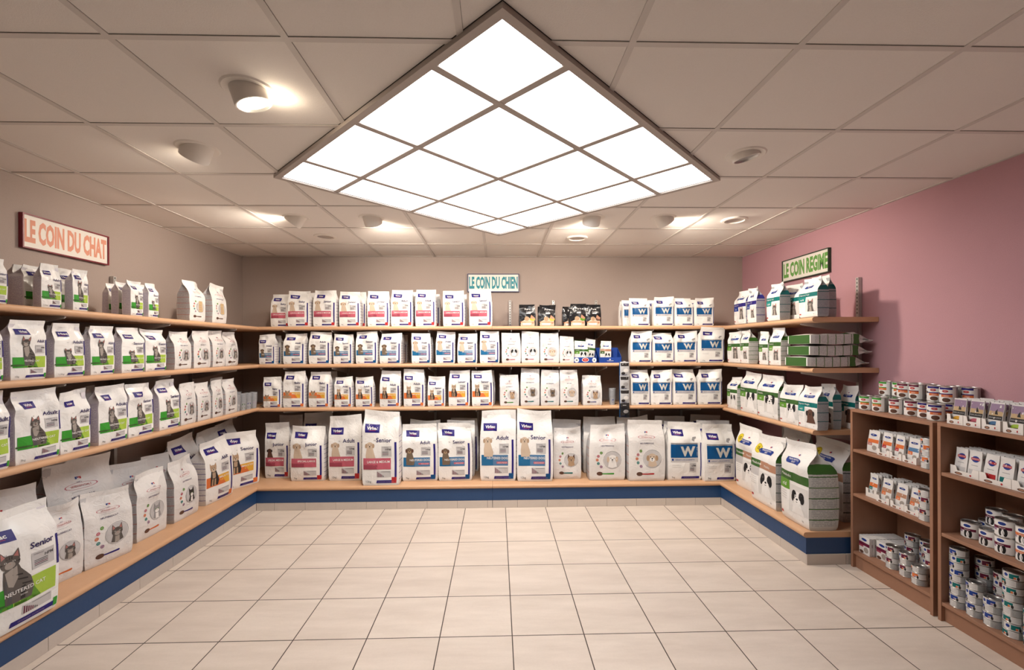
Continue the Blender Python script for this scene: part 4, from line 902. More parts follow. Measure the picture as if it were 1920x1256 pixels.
('W|1,5kg', 'B', 1, 1, 2.208, 4.842, 1.827, 0, 0.154, 0.296, 0.065, 'white bag with blue panel lettered W, rear thirteenth from left, back wall top shelf', 0, 'pet food bags on the top shelf of the back wall'),
('N|Adult|1,5kg|pup', 'B', 2, 0, -2.385, 4.694, 1.437, 0, 0.164, 0.309, 0.069, 'white bag with blue band marked Adult, first from left, back wall second shelf', 0, 'pet food bags on the second shelf of the back wall'),
('N|Adult|1,5kg|pup', 'B', 2, 1, -2.387, 4.832, 1.437, 0, 0.152, 0.304, 0.064, 'white bag with blue band marked Adult, rear first from left, back wall second shelf', 0, 'pet food bags on the second shelf of the back wall'),
('N|Adult|3kg|pup', 'B', 2, 0, -2.111, 4.706, 1.437, 0, 0.219, 0.319, 0.092, 'white bag with blue band marked Adult, second from left, back wall second shelf', 0, 'pet food bags on the second shelf of the back wall'),
('N|Adult|3kg|pup', 'B', 2, 0, -1.849, 4.706, 1.437, 0, 0.219, 0.337, 0.092, 'white bag with blue band marked Adult, third from left, back wall second shelf', 0, 'pet food bags on the second shelf of the back wall'),
('N|Senior|1,5kg|pup', 'B', 2, 0, -1.609, 4.701, 1.437, 0, 0.193, 0.312, 0.081, 'white bag with blue band marked Senior, fourth from left, back wall second shelf', 0, 'pet food bags on the second shelf of the back wall'),
('N|Senior|3kg|pup', 'B', 2, 0, -1.364, 4.706, 1.437, 0, 0.22, 0.337, 0.092, 'white bag with blue band marked Senior, fifth from left, back wall second shelf', 0, 'pet food bags on the second shelf of the back wall'),
('N|Senior|3kg|pup', 'B', 2, 0, -1.115, 4.707, 1.437, 0, 0.222, 0.319, 0.093, 'white bag with blue band marked Senior, sixth from left, back wall second shelf', 0, 'pet food bags on the second shelf of the back wall'),
('N|Senior|3kg|pup', 'B', 2, 1, -1.105, 4.86, 1.437, 0, 0.189, 0.307, 0.079, 'white bag with blue band marked Senior, rear second from left, back wall second shelf', 0, 'pet food bags on the second shelf of the back wall'),
('N|Senior|3kg|pup', 'B', 2, 1, -1.089, 4.995, 1.437, 0, 0.166, 0.307, 0.05, 'white bag with blue band marked Senior, rear third from left, back wall second shelf', 0, 'pet food bags on the second shelf of the back wall'),
('N|Adult|3kg|lab', 'B', 2, 0, -0.794, 4.702, 1.437, 0, 0.2, 0.319, 0.084, 'white bag with blue band marked Adult, seventh from left, back wall second shelf', 0, 'pet food bags on the second shelf of the back wall'),
('N|Adult|3kg|lab', 'B', 2, 0, -0.545, 4.701, 1.437, 0, 0.195, 0.337, 0.082, 'white bag with blue band marked Adult, eighth from left, back wall second shelf', 0, 'pet food bags on the second shelf of the back wall'),
('N|Senior|3kg|lab', 'B', 2, 0, -0.315, 4.702, 1.437, 0, 0.201, 0.317, 0.084, 'white bag with blue band marked Senior, ninth from left, back wall second shelf', 0, 'pet food bags on the second shelf of the back wall'),
('N|Senior|3kg|lab', 'B', 2, 0, -0.08, 4.702, 1.437, 0, 0.201, 0.337, 0.084, 'white bag with blue band marked Senior, tenth from left, back wall second shelf', 0, 'pet food bags on the second shelf of the back wall'),
('N|Adult|3kg|lab', 'B', 2, 1, -0.779, 4.846, 1.437, 0, 0.172, 0.282, 0.072, 'white bag with blue band marked Adult, rear fourth from left, back wall second shelf', 0, 'pet food bags on the second shelf of the back wall'),
('V|collie|pink', 'B', 2, 0, 0.147, 4.701, 1.437, 0, 0.197, 0.319, 0.083, 'plain white bag with round collie dog portrait, eleventh from left, back wall second shelf', 0, 'pet food bags on the second shelf of the back wall'),
('V|collie|pink', 'B', 2, 0, 0.35, 4.699, 1.437, 0, 0.186, 0.332, 0.078, 'plain white bag with round collie dog portrait, twelfth from left, back wall second shelf', 0, 'pet food bags on the second shelf of the back wall'),
('V|hound|mauve', 'B', 2, 0, 0.554, 4.703, 1.437, 0, 0.198, 0.319, 0.084, 'plain white bag with round brown dog portrait, thirteenth from left, back wall second shelf', 0, 'pet food bags on the second shelf of the back wall'),
('V|collie|pink', 'B', 2, 0, 0.735, 4.692, 1.437, 0, 0.149, 0.28, 0.064, 'plain white bag with round collie dog portrait, fourteenth from left, back wall second shelf', 0, 'pet food bags on the second shelf of the back wall'),
('W|1,5kg', 'B', 2, 0, 1.528, 4.707, 1.437, 0, 0.223, 0.337, 0.094, 'white bag with blue panel lettered W, fifteenth from left, back wall second shelf', 0, 'pet food bags on the second shelf of the back wall'),
('W|1,5kg', 'B', 2, 0, 1.768, 4.707, 1.437, 0, 0.223, 0.319, 0.094, 'white bag with blue panel lettered W, sixteenth from left, back wall second shelf', 0, 'pet food bags on the second shelf of the back wall'),
('W|1,5kg', 'B', 2, 0, 2.008, 4.709, 1.437, 0, 0.235, 0.337, 0.099, 'white bag with blue panel lettered W, seventeenth from left, back wall second shelf', 0, 'pet food bags on the second shelf of the back wall'),
('W|1,5kg', 'B', 2, 0, 2.268, 4.685, 1.437, 0, 0.263, 0.372, 0.11, 'white bag with blue panel lettered W, eighteenth from left, back wall second shelf', -0.08, 'pet food bags on the second shelf of the back wall'),
('O|Baby|1,5kg|yorkpup', 'B', 3, 0, -2.335, 4.698, 0.985, 0, 0.18, 0.32, 0.076, 'white bag with orange band marked Baby, first from left, back wall third shelf', 0, 'pet food bags on the third shelf of the back wall'),
('O|Baby|3kg|yorkpup', 'B', 3, 0, -2.114, 4.706, 0.985, 0, 0.219, 0.378, 0.092, 'white bag with orange band marked Baby, second from left, back wall third shelf', 0, 'pet food bags on the third shelf of the back wall'),
('O|Baby|3kg|yorkpup', 'B', 3, 0, -1.853, 4.705, 0.985, 0, 0.214, 0.37, 0.09, 'white bag with orange band marked Baby, third from left, back wall third shelf', 0, 'pet food bags on the third shelf of the back wall'),
('O|Adult|1,5kg|york', 'B', 3, 0, -1.605, 4.698, 0.985, 0, 0.181, 0.316, 0.076, 'white bag with orange band marked Adult, fourth from left, back wall third shelf', 0, 'pet food bags on the third shelf of the back wall'),
('O|Adult|1,5kg|york', 'B', 3, 0, -1.385, 4.698, 0.985, 0, 0.182, 0.317, 0.076, 'white bag with orange band marked Adult, fifth from left, back wall third shelf', 0, 'pet food bags on the third shelf of the back wall'),
('O|Adult|3kg|york', 'B', 3, 0, -1.122, 4.704, 0.985, 0, 0.21, 0.378, 0.088, 'white bag with orange band marked Adult, sixth from left, back wall third shelf', 0, 'pet food bags on the third shelf of the back wall'),
('O|Adult|3kg|york', 'B', 3, 0, -0.87, 4.705, 0.985, 0, 0.216, 0.393, 0.091, 'white bag with orange band marked Adult, seventh from left, back wall third shelf', 0, 'pet food bags on the third shelf of the back wall'),
('O|Senior|1,5kg|york', 'B', 3, 0, -0.64, 4.697, 0.985, 0, 0.178, 0.319, 0.075, 'white bag with orange band marked Senior, eighth from left, back wall third shelf', 0, 'pet food bags on the third shelf of the back wall'),
('O|Senior|3kg|york', 'B', 3, 0, -0.402, 4.706, 0.985, 0, 0.217, 0.379, 0.091, 'white bag with orange band marked Senior, ninth from left, back wall third shelf', 0, 'pet food bags on the third shelf of the back wall'),
('O|Senior|3kg|york', 'B', 3, 0, -0.157, 4.706, 0.985, 0, 0.219, 0.378, 0.092, 'white bag with orange band marked Senior, tenth from left, back wall third shelf', 0, 'pet food bags on the third shelf of the back wall'),
('O|Baby|3kg|yorkpup', 'B', 3, 1, -1.834, 4.886, 0.985, 0, 0.172, 0.366, 0.072, 'white bag with orange band marked Baby, rear first from left, back wall third shelf', 0, 'pet food bags on the third shelf of the back wall'),
('O|Senior|3kg|york', 'B', 3, 1, -0.116, 4.868, 0.985, 0, 0.18, 0.366, 0.076, 'white bag with orange band marked Senior, rear third from left, back wall third shelf', 0, 'pet food bags on the third shelf of the back wall'),
('O|Adult|3kg|york', 'B', 3, 1, -0.873, 4.87, 0.985, 0, 0.19, 0.366, 0.08, 'white bag with orange band marked Adult, rear second from left, back wall third shelf', 0, 'pet food bags on the third shelf of the back wall'),
('V|yorkf|green', 'B', 3, 0, 0.129, 4.701, 0.985, 0, 0.196, 0.326, 0.082, 'plain white bag with round terrier portrait, eleventh from left, back wall third shelf', 0, 'pet food bags on the third shelf of the back wall'),
('V|yorkf|green', 'B', 3, 1, 0.118, 4.839, 0.985, 0, 0.185, 0.329, 0.078, 'plain white bag with round terrier portrait, rear fourth from left, back wall third shelf', 0, 'pet food bags on the third shelf of the back wall'),
('V|frenchie|teal', 'B', 3, 0, 0.344, 4.701, 0.985, 0, 0.197, 0.396, 0.083, 'plain white bag with round grey dog portrait, twelfth from left, back wall third shelf', 0, 'pet food bags on the third shelf of the back wall'),
('V|frenchie|teal', 'B', 3, 0, 0.554, 4.7, 0.985, 0, 0.192, 0.378, 0.081, 'plain white bag with round grey dog portrait, thirteenth from left, back wall third shelf', 0, 'pet food bags on the third shelf of the back wall'),
('V|hound|teal', 'B', 3, 0, 0.758, 4.7, 0.985, 0, 0.192, 0.378, 0.081, 'plain white bag with round brown dog portrait, fourteenth from left, back wall third shelf', 0, 'pet food bags on the third shelf of the back wall'),
('V|yorkf|navy', 'B', 3, 0, 1.004, 4.702, 0.985, 0, 0.199, 0.318, 0.084, 'plain white bag with round terrier portrait, fifteenth from left, back wall third shelf', 0, 'pet food bags on the third shelf of the back wall'),
('W|1,5kg', 'B', 3, 0, 1.518, 4.703, 0.985, 0, 0.205, 0.376, 0.086, 'white bag with blue panel lettered W, sixteenth from left, back wall third shelf', 0, 'pet food bags on the third shelf of the back wall'),
('W|1,5kg', 'B', 3, 0, 1.744, 4.707, 0.985, 0, 0.222, 0.374, 0.093, 'white bag with blue panel lettered W, seventeenth from left, back wall third shelf', 0, 'pet food bags on the third shelf of the back wall'),
('W|1,5kg', 'B', 3, 0, 1.996, 4.712, 0.985, 0, 0.246, 0.378, 0.103, 'white bag with blue panel lettered W, eighteenth from left, back wall third shelf', 0, 'pet food bags on the third shelf of the back wall'),
('W|1,5kg', 'B', 3, 0, 2.265, 4.712, 0.985, 0, 0.247, 0.378, 0.104, 'white bag with blue panel lettered W, nineteenth from left, back wall third shelf', 0, 'pet food bags on the third shelf of the back wall'),
('P|Junior|SPECIAL MEDIUM|7kg|dark', 'B', 0, 0, -2.314, 4.773, 0.237, 0, 0.254, 0.584, 0.107, 'white bag with pink band marked Junior, first from left, back wall bottom bench', 0, 'pet food bags on the bottom bench of the back wall'),
('P|Junior|SPECIAL-LARGE|7kg|lab', 'B', 0, 0, -1.953, 4.671, 0.237, 0, 0.336, 0.556, 0.141, 'white bag with pink band marked Junior, second from left, back wall bottom bench', 0, 'pet food bags on the bottom bench of the back wall'),
('P|Adult|LARGE & MEDIUM|12kg|lab', 'B', 0, 0, -1.57, 4.67, 0.237, 0, 0.332, 0.669, 0.139, 'white bag with pink band marked Adult, third from left, back wall bottom bench', 0, 'pet food bags on the bottom bench of the back wall'),
('P|Senior|LARGE & MEDIUM|12kg|lab', 'B', 0, 0, -1.161, 4.493, 0.237, 0, 0.357, 0.733, 0.136, 'white bag with pink band marked Senior, fourth from left, back wall bottom bench', 0, 'pet food bags on the bottom bench of the back wall'),
('N|Adult|7kg|pup', 'B', 0, 0, -0.796, 4.635, 0.237, 0, 0.359, 0.577, 0.151, 'white bag with blue band marked Adult, fifth from left, back wall bottom bench', 0, 'pet food bags on the bottom bench of the back wall'),
('N|Senior|7kg|pup', 'B', 0, 0, -0.436, 4.621, 0.237, 0, 0.338, 0.588, 0.142, 'white bag with blue band marked Senior, sixth from left, back wall bottom bench', 0, 'pet food bags on the bottom bench of the back wall'),
('N|Adult|12kg|lab', 'B', 0, 0, 0.007, 4.606, 0.237, 0, 0.36, 0.72, 0.151, 'white bag with blue band marked Adult, seventh from left, back wall bottom bench', 0, 'pet food bags on the bottom bench of the back wall'),
('N|Senior|12kg|lab', 'B', 0, 0, 0.382, 4.575, 0.237, 0, 0.359, 0.73, 0.151, 'white bag with blue band marked Senior, eighth from left, back wall bottom bench', 0, 'pet food bags on the bottom bench of the back wall'),
('V|yorkf|teal', 'B', 0, 0, 0.722, 4.634, 0.237, 0, 0.283, 0.532, 0.119, 'plain white bag with round terrier portrait, ninth from left, back wall bottom bench', 0, 'pet food bags on the bottom bench of the back wall'),
('V|cream|green', 'B', 0, 0, 1.121, 4.586, 0.237, 0, 0.363, 0.57, 0.152, 'plain white bag with round cream portrait, tenth from left, back wall bottom bench', 0, 'pet food bags on the bottom bench of the back wall'),
('V|beagle|red', 'B', 0, 0, 1.518, 4.547, 0.237, 0, 0.367, 0.617, 0.154, 'plain white bag with round beagle portrait, eleventh from left, back wall bottom bench', 0, 'pet food bags on the bottom bench of the back wall'),
('W|7kg', 'B', 0, 0, 1.912, 4.554, 0.237, 0, 0.344, 0.586, 0.146, 'white bag with blue panel lettered W, twelfth from left, back wall bottom bench', 0, 'pet food bags on the bottom bench of the back wall'),
('W|7kg', 'B', 0, 0, 2.255, 4.505, 0.237, 0, 0.326, 0.574, 0.139, 'white bag with blue panel lettered W, thirteenth from left, back wall bottom bench', 0, 'pet food bags on the bottom bench of the back wall'),
('P|Adult|LARGE & MEDIUM|12kg|dark', 'B', 0, 1, -2.274, 4.982, 0.237, 0, 0.249, 0.632, 0.105, 'white bag with pink band marked Adult, rear first from left, back wall bottom bench', 0, 'pet food bags on the bottom bench of the back wall'),
('P|Adult|LARGE & MEDIUM|12kg|lab', 'B', 0, 1, -1.982, 4.996, 0.237, 0, 0.314, 0.657, 0.132, 'white bag with pink band marked Adult, rear second from left, back wall bottom bench', 0, 'pet food bags on the bottom bench of the back wall'),
('N|Adult|7kg|pup', 'B', 0, 1, -0.79, 4.821, 0.237, 0, 0.34, 0.592, 0.143, 'white bag with blue band marked Adult, rear fourth from left, back wall bottom bench', 0, 'pet food bags on the bottom bench of the back wall'),
('N|Senior|7kg|pup', 'B', 0, 1, -0.396, 4.766, 0.237, 0, 0.305, 0.592, 0.092, 'white bag with blue band marked Senior, rear fifth from left, back wall bottom bench', 0, 'pet food bags on the bottom bench of the back wall'),
('N|Senior|7kg|pup', 'B', 0, 1, -0.36, 4.945, 0.237, 0, 0.299, 0.587, 0.09, 'white bag with blue band marked Senior, rear sixth from left, back wall bottom bench', 0, 'pet food bags on the bottom bench of the back wall'),
('N|Senior|12kg|lab', 'B', 0, 1, -1.179, 4.732, 0.237, 0, 0.343, 0.632, 0.144, 'white bag with blue band marked Senior, rear third from left, back wall bottom bench', 0, 'pet food bags on the bottom bench of the back wall'),
('V|yorkf|teal', 'B', 0, 1, 0.741, 4.867, 0.237, 0, 0.32, 0.579, 0.134, 'plain white bag with round terrier portrait, rear seventh from left, back wall bottom bench', 0, 'pet food bags on the bottom bench of the back wall'),
('V|cream|green', 'B', 0, 1, 1.115, 4.857, 0.237, 0, 0.367, 0.601, 0.154, 'plain white bag with round cream portrait, rear eighth from left, back wall bottom bench', 0, 'pet food bags on the bottom bench of the back wall'),
('V|beagle|red', 'B', 0, 1, 1.483, 4.855, 0.237, 0, 0.357, 0.604, 0.15, 'plain white bag with round beagle portrait, rear ninth from left, back wall bottom bench', 0, 'pet food bags on the bottom bench of the back wall'),
('W|7kg', 'B', 0, 1, 1.95, 4.976, 0.237, 0, 0.361, 0.588, 0.152, 'white bag with blue panel lettered W, rear tenth from left, back wall bottom bench', 0, 'pet food bags on the bottom bench of the back wall'),
('W|7kg', 'B', 0, 1, 1.95, 4.77, 0.237, 0, 0.335, 0.558, 0.141, 'white bag with blue panel lettered W, rear eleventh from left, back wall bottom bench', 0, 'pet food bags on the bottom bench of the back wall'),
('W|7kg', 'B', 0, 1, 2.347, 4.779, 0.237, 0, 0.378, 0.568, 0.159, 'white bag with blue panel lettered W, rear thirteenth from left, back wall bottom bench', 0, 'pet food bags on the bottom bench of the back wall'),
('W|7kg', 'B', 0, 1, 2.345, 4.991, 0.237, 0, 0.34, 0.595, 0.143, 'white bag with blue panel lettered W, rear twelfth from left, back wall bottom bench', 0, 'pet food bags on the bottom bench of the back wall'),
('D|blue|cat|i/d', 'R', 1, 0, 2.457, 4.35, 1.827, -90, 0.213, 0.33, 0.075, 'white bag with blue band and cat picture, first from left, right wall top shelf', 0, 'pet food bags on the top shelf of the right wall'),
('D|blue|cat|i/d', 'R', 1, 0, 2.461, 4.15, 1.827, -90, 0.15, 0.336, 0.082, 'white bag with blue band and cat picture, second from left, right wall top shelf', 0, 'pet food bags on the top shelf of the right wall'),
('D|teal|cat|w/d', 'R', 1, 0, 2.465, 3.821, 1.827, -90, 0.18, 0.329, 0.09, 'white bag with teal band and cat picture, third from left, right wall top shelf', 0, 'pet food bags on the top shelf of the right wall'),
('D|teal|cat|w/d', 'R', 1, 1, 2.61, 3.776, 1.827, -90, 0.2, 0.311, 0.12, 'white bag with teal band and cat picture, rear first from left, right wall top shelf', 0, 'pet food bags on the top shelf of the right wall'),
('D|teal|cat|w/d', 'R', 1, 0, 2.464, 3.385, 1.827, -90, 0.195, 0.307, 0.088, 'white bag with teal band and cat picture, fourth from left, right wall top shelf', 0, 'pet food bags on the top shelf of the right wall'),
('D|teal|cat|w/d', 'R', 1, 1, 2.596, 3.466, 1.827, -90, 0.182, 0.331, 0.073, 'white bag with teal band and cat picture, rear second from left, right wall top shelf', 0, 'pet food bags on the top shelf of the right wall'),
('D|green|cat|c/d', 'R', 2, 0, 2.467, 4.472, 1.437, -90, 0.224, 0.318, 0.094, 'white bag with green band and cat picture, first from left, right wall second shelf', 0, 'pet food bags on the second shelf of the right wall'),
('D|green|cat|c/d', 'R', 2, 0, 2.465, 4.275, 1.437, -90, 0.15, 0.324, 0.09, 'white bag with green band and cat picture, second from left, right wall second shelf', 0, 'pet food bags on the second shelf of the right wall'),
('D|green|cat|m/d', 'R', 2, 0, 2.447, 3.966, 1.437, -90, 0.137, 0.3, 0.055, 'white bag with green band and cat picture, third from left, right wall second shelf', 0, 'pet food bags on the second shelf of the right wall'),
('D|green|cat|m/d', 'R', 2, 0, 2.461, 3.8, 1.437, -90, 0.163, 0.328, 0.082, 'white bag with green band and cat picture, fourth from left, right wall second shelf', 0, 'pet food bags on the second shelf of the right wall'),
('D|green|cat|m/d', 'R', 2, 1, 2.624, 4.268, 1.437, -90, 0.192, 0.307, 0.067, 'white bag with green band and cat picture, rear first from left, right wall second shelf', 0, 'pet food bags on the second shelf of the right wall'),
('D|green|dog|j/d', 'R', 3, 0, 2.466, 4.505, 0.962, -90, 0.186, 0.327, 0.093, 'white bag with green band and dog picture, first from left, right wall third shelf', 0, 'pet food bags on the third shelf of the right wall'),
('D|green|dog|j/d', 'R', 3, 0, 2.474, 4.207, 0.962, -90, 0.272, 0.392, 0.109, 'white bag with green band and dog picture, second from left, right wall third shelf', 0, 'pet food bags on the third shelf of the right wall'),
('D|green|dog|r/d', 'R', 3, 0, 2.475, 3.894, 0.962, -90, 0.289, 0.384, 0.13, 'white bag with green band and dog picture, third from left, right wall third shelf', 0, 'pet food bags on the third shelf of the right wall'),
('D|green|dog|r/d', 'R', 3, 0, 2.443, 3.603, 0.962, -90, 0.221, 0.328, 0.066, 'white bag with green band and dog picture, fourth from left, right wall third shelf', 0, 'pet food bags on the third shelf of the right wall'),
('D|teal|dog|w/d', 'R', 3, 0, 2.454, 3.382, 0.962, -90, 0.196, 0.332, 0.088, 'white bag with teal band and dog picture, fifth from left, right wall third shelf', 0, 'pet food bags on the third shelf of the right wall'),
('D|teal|dog|w/d', 'R', 3, 1, 2.6, 3.397, 0.962, -90, 0.152, 0.344, 0.061, 'white bag with teal band and dog picture, rear first from left, right wall third shelf', 0, 'pet food bags on the third shelf of the right wall'),
('D|teal|dog|w/d', 'R', 3, 1, 2.739, 3.368, 0.962, -90, 0.168, 0.337, 0.059, 'white bag with teal band and dog picture, rear second from left, right wall third shelf', 0, 'pet food bags on the third shelf of the right wall'),
('D|tan|collie|15', 'R', 0, 0, 2.44, 4.17, 0.237, -87, 0.32, 0.6, 0.14, 'white bag with tan band and yellow round sticker, first from left, right wall bottom bench', 0, 'pet food bags on the bottom bench of the right wall'),
('D|tan|collie|15', 'R', 0, 0, 2.38, 3.775, 0.237, -89, 0.34, 0.6, 0.17, 'white bag with tan band and yellow round sticker, second from left, right wall bottom bench', 0, 'pet food bags on the bottom bench of the right wall'),
('D|green|collie|r/d', 'R', 0, 0, 2.405, 3.365, 0.237, -90, 0.31, 0.63, 0.22, 'white bag with dark green band and dog picture, third from left, right wall bottom bench', 0, 'pet food bags on the bottom bench of the right wall'),
('D|green|collie|r/d', 'R', 0, 1, 2.74, 3.97, 0.237, -90, 0.34, 0.62, 0.14, 'plain white bag, rear first from left, right wall bottom bench', 0, 'pet food bags on the bottom bench of the right wall'),
('D|tan|collie|15', 'R', 0, 1, 2.74, 3.52, 0.237, -90, 0.34, 0.61, 0.16, 'shaded white bag with yellow round sticker, rear second from left, right wall bottom bench', 0, 'pet food bags on the bottom bench of the right wall'),
]
for i, (code, wl, sh, behind, x, y, z, rz, w, h, d, label, lean, group) in enumerate(BAGS):
    isT = code[0] == 'T'
    o = make_bag(code, w, h, d, i % 2 if not behind else i % 2, 'treat_pouch' if isT else 'pet_food_bag', lean=lean)
    o.location = (x, y, z + 0.0005); o.rotation_euler = (0, 0, R(rz + (((i * 37) % 9) - 4) * (0.5 if abs(rz) % 90 == 0 else 0)))
    tag(o, label, 'pouch' if isT else 'bag', group)
# three bags lying flat
lying = ['lowest', 'middle', 'topmost']
for k in range(3):
    code = 'D|green|cat|m/d'; w, h, d = 0.27, 0.50, 0.070
    o = make_bag(code, w, h, d, 5, 'pet_food_bag', lean=0.001)
    yc = (3.465, 3.45, 3.435)[k]; x0 = (2.375, 2.385, 2.38)[k]
    o.matrix_basis = Matrix(((0, 0, 1, x0), (-1, 0, 0, yc), (0, -1, 0, 1.436 + 0.044 + 0.087 * k), (0, 0, 0, 1))) @ Matrix.Diagonal((*o.scale, 1)) @ Matrix.Identity(4)
    o.rotation_euler.rotate_axis('Z', 0)
    m = MB(); m.box(-0.12, -0.034, -0.0015, 0.12, 0.034, 0.0, 'ink_dgreen'); link('base_label', m.mesh('base_label'), o)
    tag(o, 'white bag lying flat, green base outward, %s of three stacked on the second shelf' % lying[k], 'bag', 'bags lying flat on the right wall shelf')

# ------------------------------------------------------------------ cans
def cyl_F(r, h, half):
    def F(x, y):
        a = -PI / 2 + (x - 0.5) * 2 * half; return Vector((r * math.cos(a), r * math.sin(a), h * (0.94 - 0.88 * y))), Vector((math.cos(a), math.sin(a), 0))
    return F
_CC = {}
def make_can(kind, col, r, h, name):
    key = (kind, col, r, h)
    if key not in _CC:
        b = MB(); b.lathe([(r * 0.97, 0.0), (r, 0.001), (r * 1.01, h * 0.03), (r * 0.985, h * 0.055), (r * 0.985, h * 0.945), (r * 1.01, h * 0.97), (r, h), (r * 0.93, h), (r * 0.91, h - 0.004)], 28, 'tin')
        b.disc(r * 0.91, h - 0.004, 28, 'tin_dark'); b.lathe([(r * 0.66, h - 0.0038), (r * 0.62, h - 0.0022), (r * 0.58, h - 0.0038)], 28, 'tin'); b.disc(r * 0.97, 0.0, 28, 'tin', up=False)
        asp = h * 0.88 / (r * 2.5); a = Art(asp)
        if kind == 'tall':
            a.R(0.0, 0.0, 1.0, 1.0, 'white', 0.5)
            a.R(0.18, 0.0, 0.82, 0.13, col, 1); a.E(0.5, 0.24, 0.17, 0.11, 'paper', 2); a.E(0.5, 0.24, 0.14, 0.07, 'red', 3); a.T('DIET', 0.5, 0.265, 0.05, 'white', 'c', 0.2, 4)
            a.R(0.10, 0.40, 0.82, 0.47, col, 2); a.R(0.30, 0.47, 0.82, 0.64, 'orange', 2); a.T('STEW', 0.55, 0.60, 0.07, 'white', 'c', 0.35, 4); a.E(0.54, 0.84, 0.19, 0.13, 'brown', 2); a.E(0.16, 0.42, 0.07, 0.07, 'dark', 3)
        elif kind == 'mid':
            a.R(0, 0, 1, 1, 'white', 0.5); a.E(0.5, 0.17, 0.15, 0.08, 'pdblue', 2); a.R(0.05, 0.36, 0.85, 0.54, col, 2); a.T('digestive', 0.5, 0.48, 0.07, 'white', 'c', 0.5, 4); a.R(0.05, 0.54, 0.3, 0.70, 'lilac', 2)
            a.E(0.45, 0.74, 0.07, 0.18, 'black', 3); a.E(0.62, 0.74, 0.08, 0.19, 'black', 3); a.E(0.53, 0.78, 0.06, 0.14, 'white', 3.5)
        else:
            a.R(0, 0, 1, 1, 'paper', 0.5); a.R(0.28, 0.12, 0.62, 0.50, col, 2); a.R(0.28, 0.50, 0.44, 0.88, col, 2); a.R(0.44, 0.55, 0.52, 0.85, 'orange' if col in ('teal', 'maroon') else 'lilac', 3); a.E(0.16, 0.42, 0.08, 0.08, 'pdblue', 2); a.E(0.60, 0.70, 0.05, 0.09, 'dark', 3)
            for q in range(3): a.R(0.68, 0.2 + 0.22 * q, 0.96, 0.27 + 0.22 * q, 'lgrey', 2)
        A = a.build(cyl_F(r * 0.985, h, R(72)), [i / 14 for i in range(1, 14)], [0.5], eps=0.0002, lay=0.00006)
        sd = MB(); n = 14; a0 = -PI / 2 + R(72); a1 = -PI / 2 + R(288); vs = []; uv = []
        for i in range(n + 1):
            t = a0 + (a1 - a0) * i / n
            for z, v in ((0.06, 0.1), (0.94, 0.70)): vs.append(((r * 0.985 + 0.0003) * math.cos(t), (r * 0.985 + 0.0003) * math.sin(t), h * z)); uv.append((i / n * 3 % 1, v))
        sd.add(vs, [(2 * i, 2 * i + 2, 2 * i + 3, 2 * i + 1) for i in range(n)], 'can_print', uv)
        _CC[key] = (b.mesh('can_body', 35), A.mesh('can_label', 60), sd.mesh('can_text', 60))
    a, b, c = _CC[key]; o = empty(name); link('can_body', a, o); link('front_label', b, o); link('text_label', c, o); return o
NWORD = ['first', 'second', 'third', 'fourth', 'fifth', 'sixth', 'seventh', 'eighth', 'ninth', 'tenth', 'eleventh', 'twelfth', 'thirteenth', 'fourteenth']
def lvl(k, n): return 'lowest' if k == 0 and n > 1 else 'topmost' if k == n - 1 and n > 1 else NWORD[k] + ' from the bottom'
Z1, Z2 = 1.145, 1.152      # bookcase tops
# tall cans on top of the first bookcase: a front row, and two-high stacks behind it
for i, (x, y, c) in enumerate(((2.640, 3.105, 'green'), (2.655, 3.010, 'green'), (2.725, 3.075, 'green'), (2.675, 2.900, 'maroon'), (2.700, 2.815, 'maroon'), (2.700, 2.722, 'navy'), (2.665, 2.625, 'navy'))):
    o = make_can('tall', c, 0.042, 0.101, 'food_can'); o.location = (x, y, Z1 + 0.0005); o.rotation_euler = (0, 0, R(-90 + (12 if i % 2 else 26) + i * 1.5))
    tag(o, 'tall can with %s bands, %s from left in front row on the bookcase' % ({'maroon': 'dark red', 'navy': 'navy', 'green': 'green'}[c], NWORD[i]), 'can', 'tall cans on the bookcase top')
for i, (x, y, c) in enumerate(((2.80, 3.118, 'green'), (2.815, 3.028, 'green'), (2.773, 2.945, 'maroon'), (2.860, 2.945, 'maroon'), (2.774, 2.857, 'maroon'), (2.861, 2.857, 'maroon'), (2.785, 2.745, 'navy'), (2.775, 2.655, 'navy'), (2.862, 2.700, 'navy'), (2.862, 2.605, 'navy'))):
    for k in range(2):
        o = make_can('tall', c, 0.042, 0.101, 'food_can'); o.location = (x, y, Z1 + 0.0005 + 0.1015 * k); o.rotation_euler = (0, 0, R(-90 + 2 + (i * 23) % 28))
        tag(o, 'tall can with %s bands, %s of two-high stack %s from left, bookcase top' % ({'maroon': 'dark red', 'navy': 'navy', 'green': 'green'}[c], ('lower', 'upper')[k], NWORD[i]), 'can', 'tall cans on the bookcase top')

# ------------------------------------------------------------------ bookcases
def bookcase(y0, y1, top, shelves, label, fx=2.57):
    r = empty('bookcase', (XR - 0.17, (y0 + y1) / 2, 0)); tag(r, label, 'bookcase', 'low wooden bookcases'); inv = Matrix.Translation(-Vector(r.location)); t = 0.020; bx = XR - 0.006
    def put(nm, *b):
        m = MB(); m.box(*b, 'bookcase_wood'); o = link(nm, bevel(m.mesh(nm), 0.0012, 1), r); o.matrix_parent_inverse = inv
    put('side_panel', fx, y0, 0, bx, y0 + t, top - t); put('side_panel', fx, y1 - t, 0, bx, y1, top - t)
    put('top_panel', fx, y0, top - t, bx, y1, top); put('back_panel', bx - 0.006, y0 + t, 0.03, bx, y1 - t, top - t)
    for z in shelves: put('shelf', fx + 0.003, y0 + t, z - t, bx - 0.006, y1 - t, z)
    put('plinth', fx + 0.022, y0 + t, 0, fx + 0.04, y1 - t, shelves[-1] - t)
bookcase(2.552, 3.163, Z1, (0.857, 0.537, 0.120), 'low wooden bookcase next to the bench end, topped with tall cans')
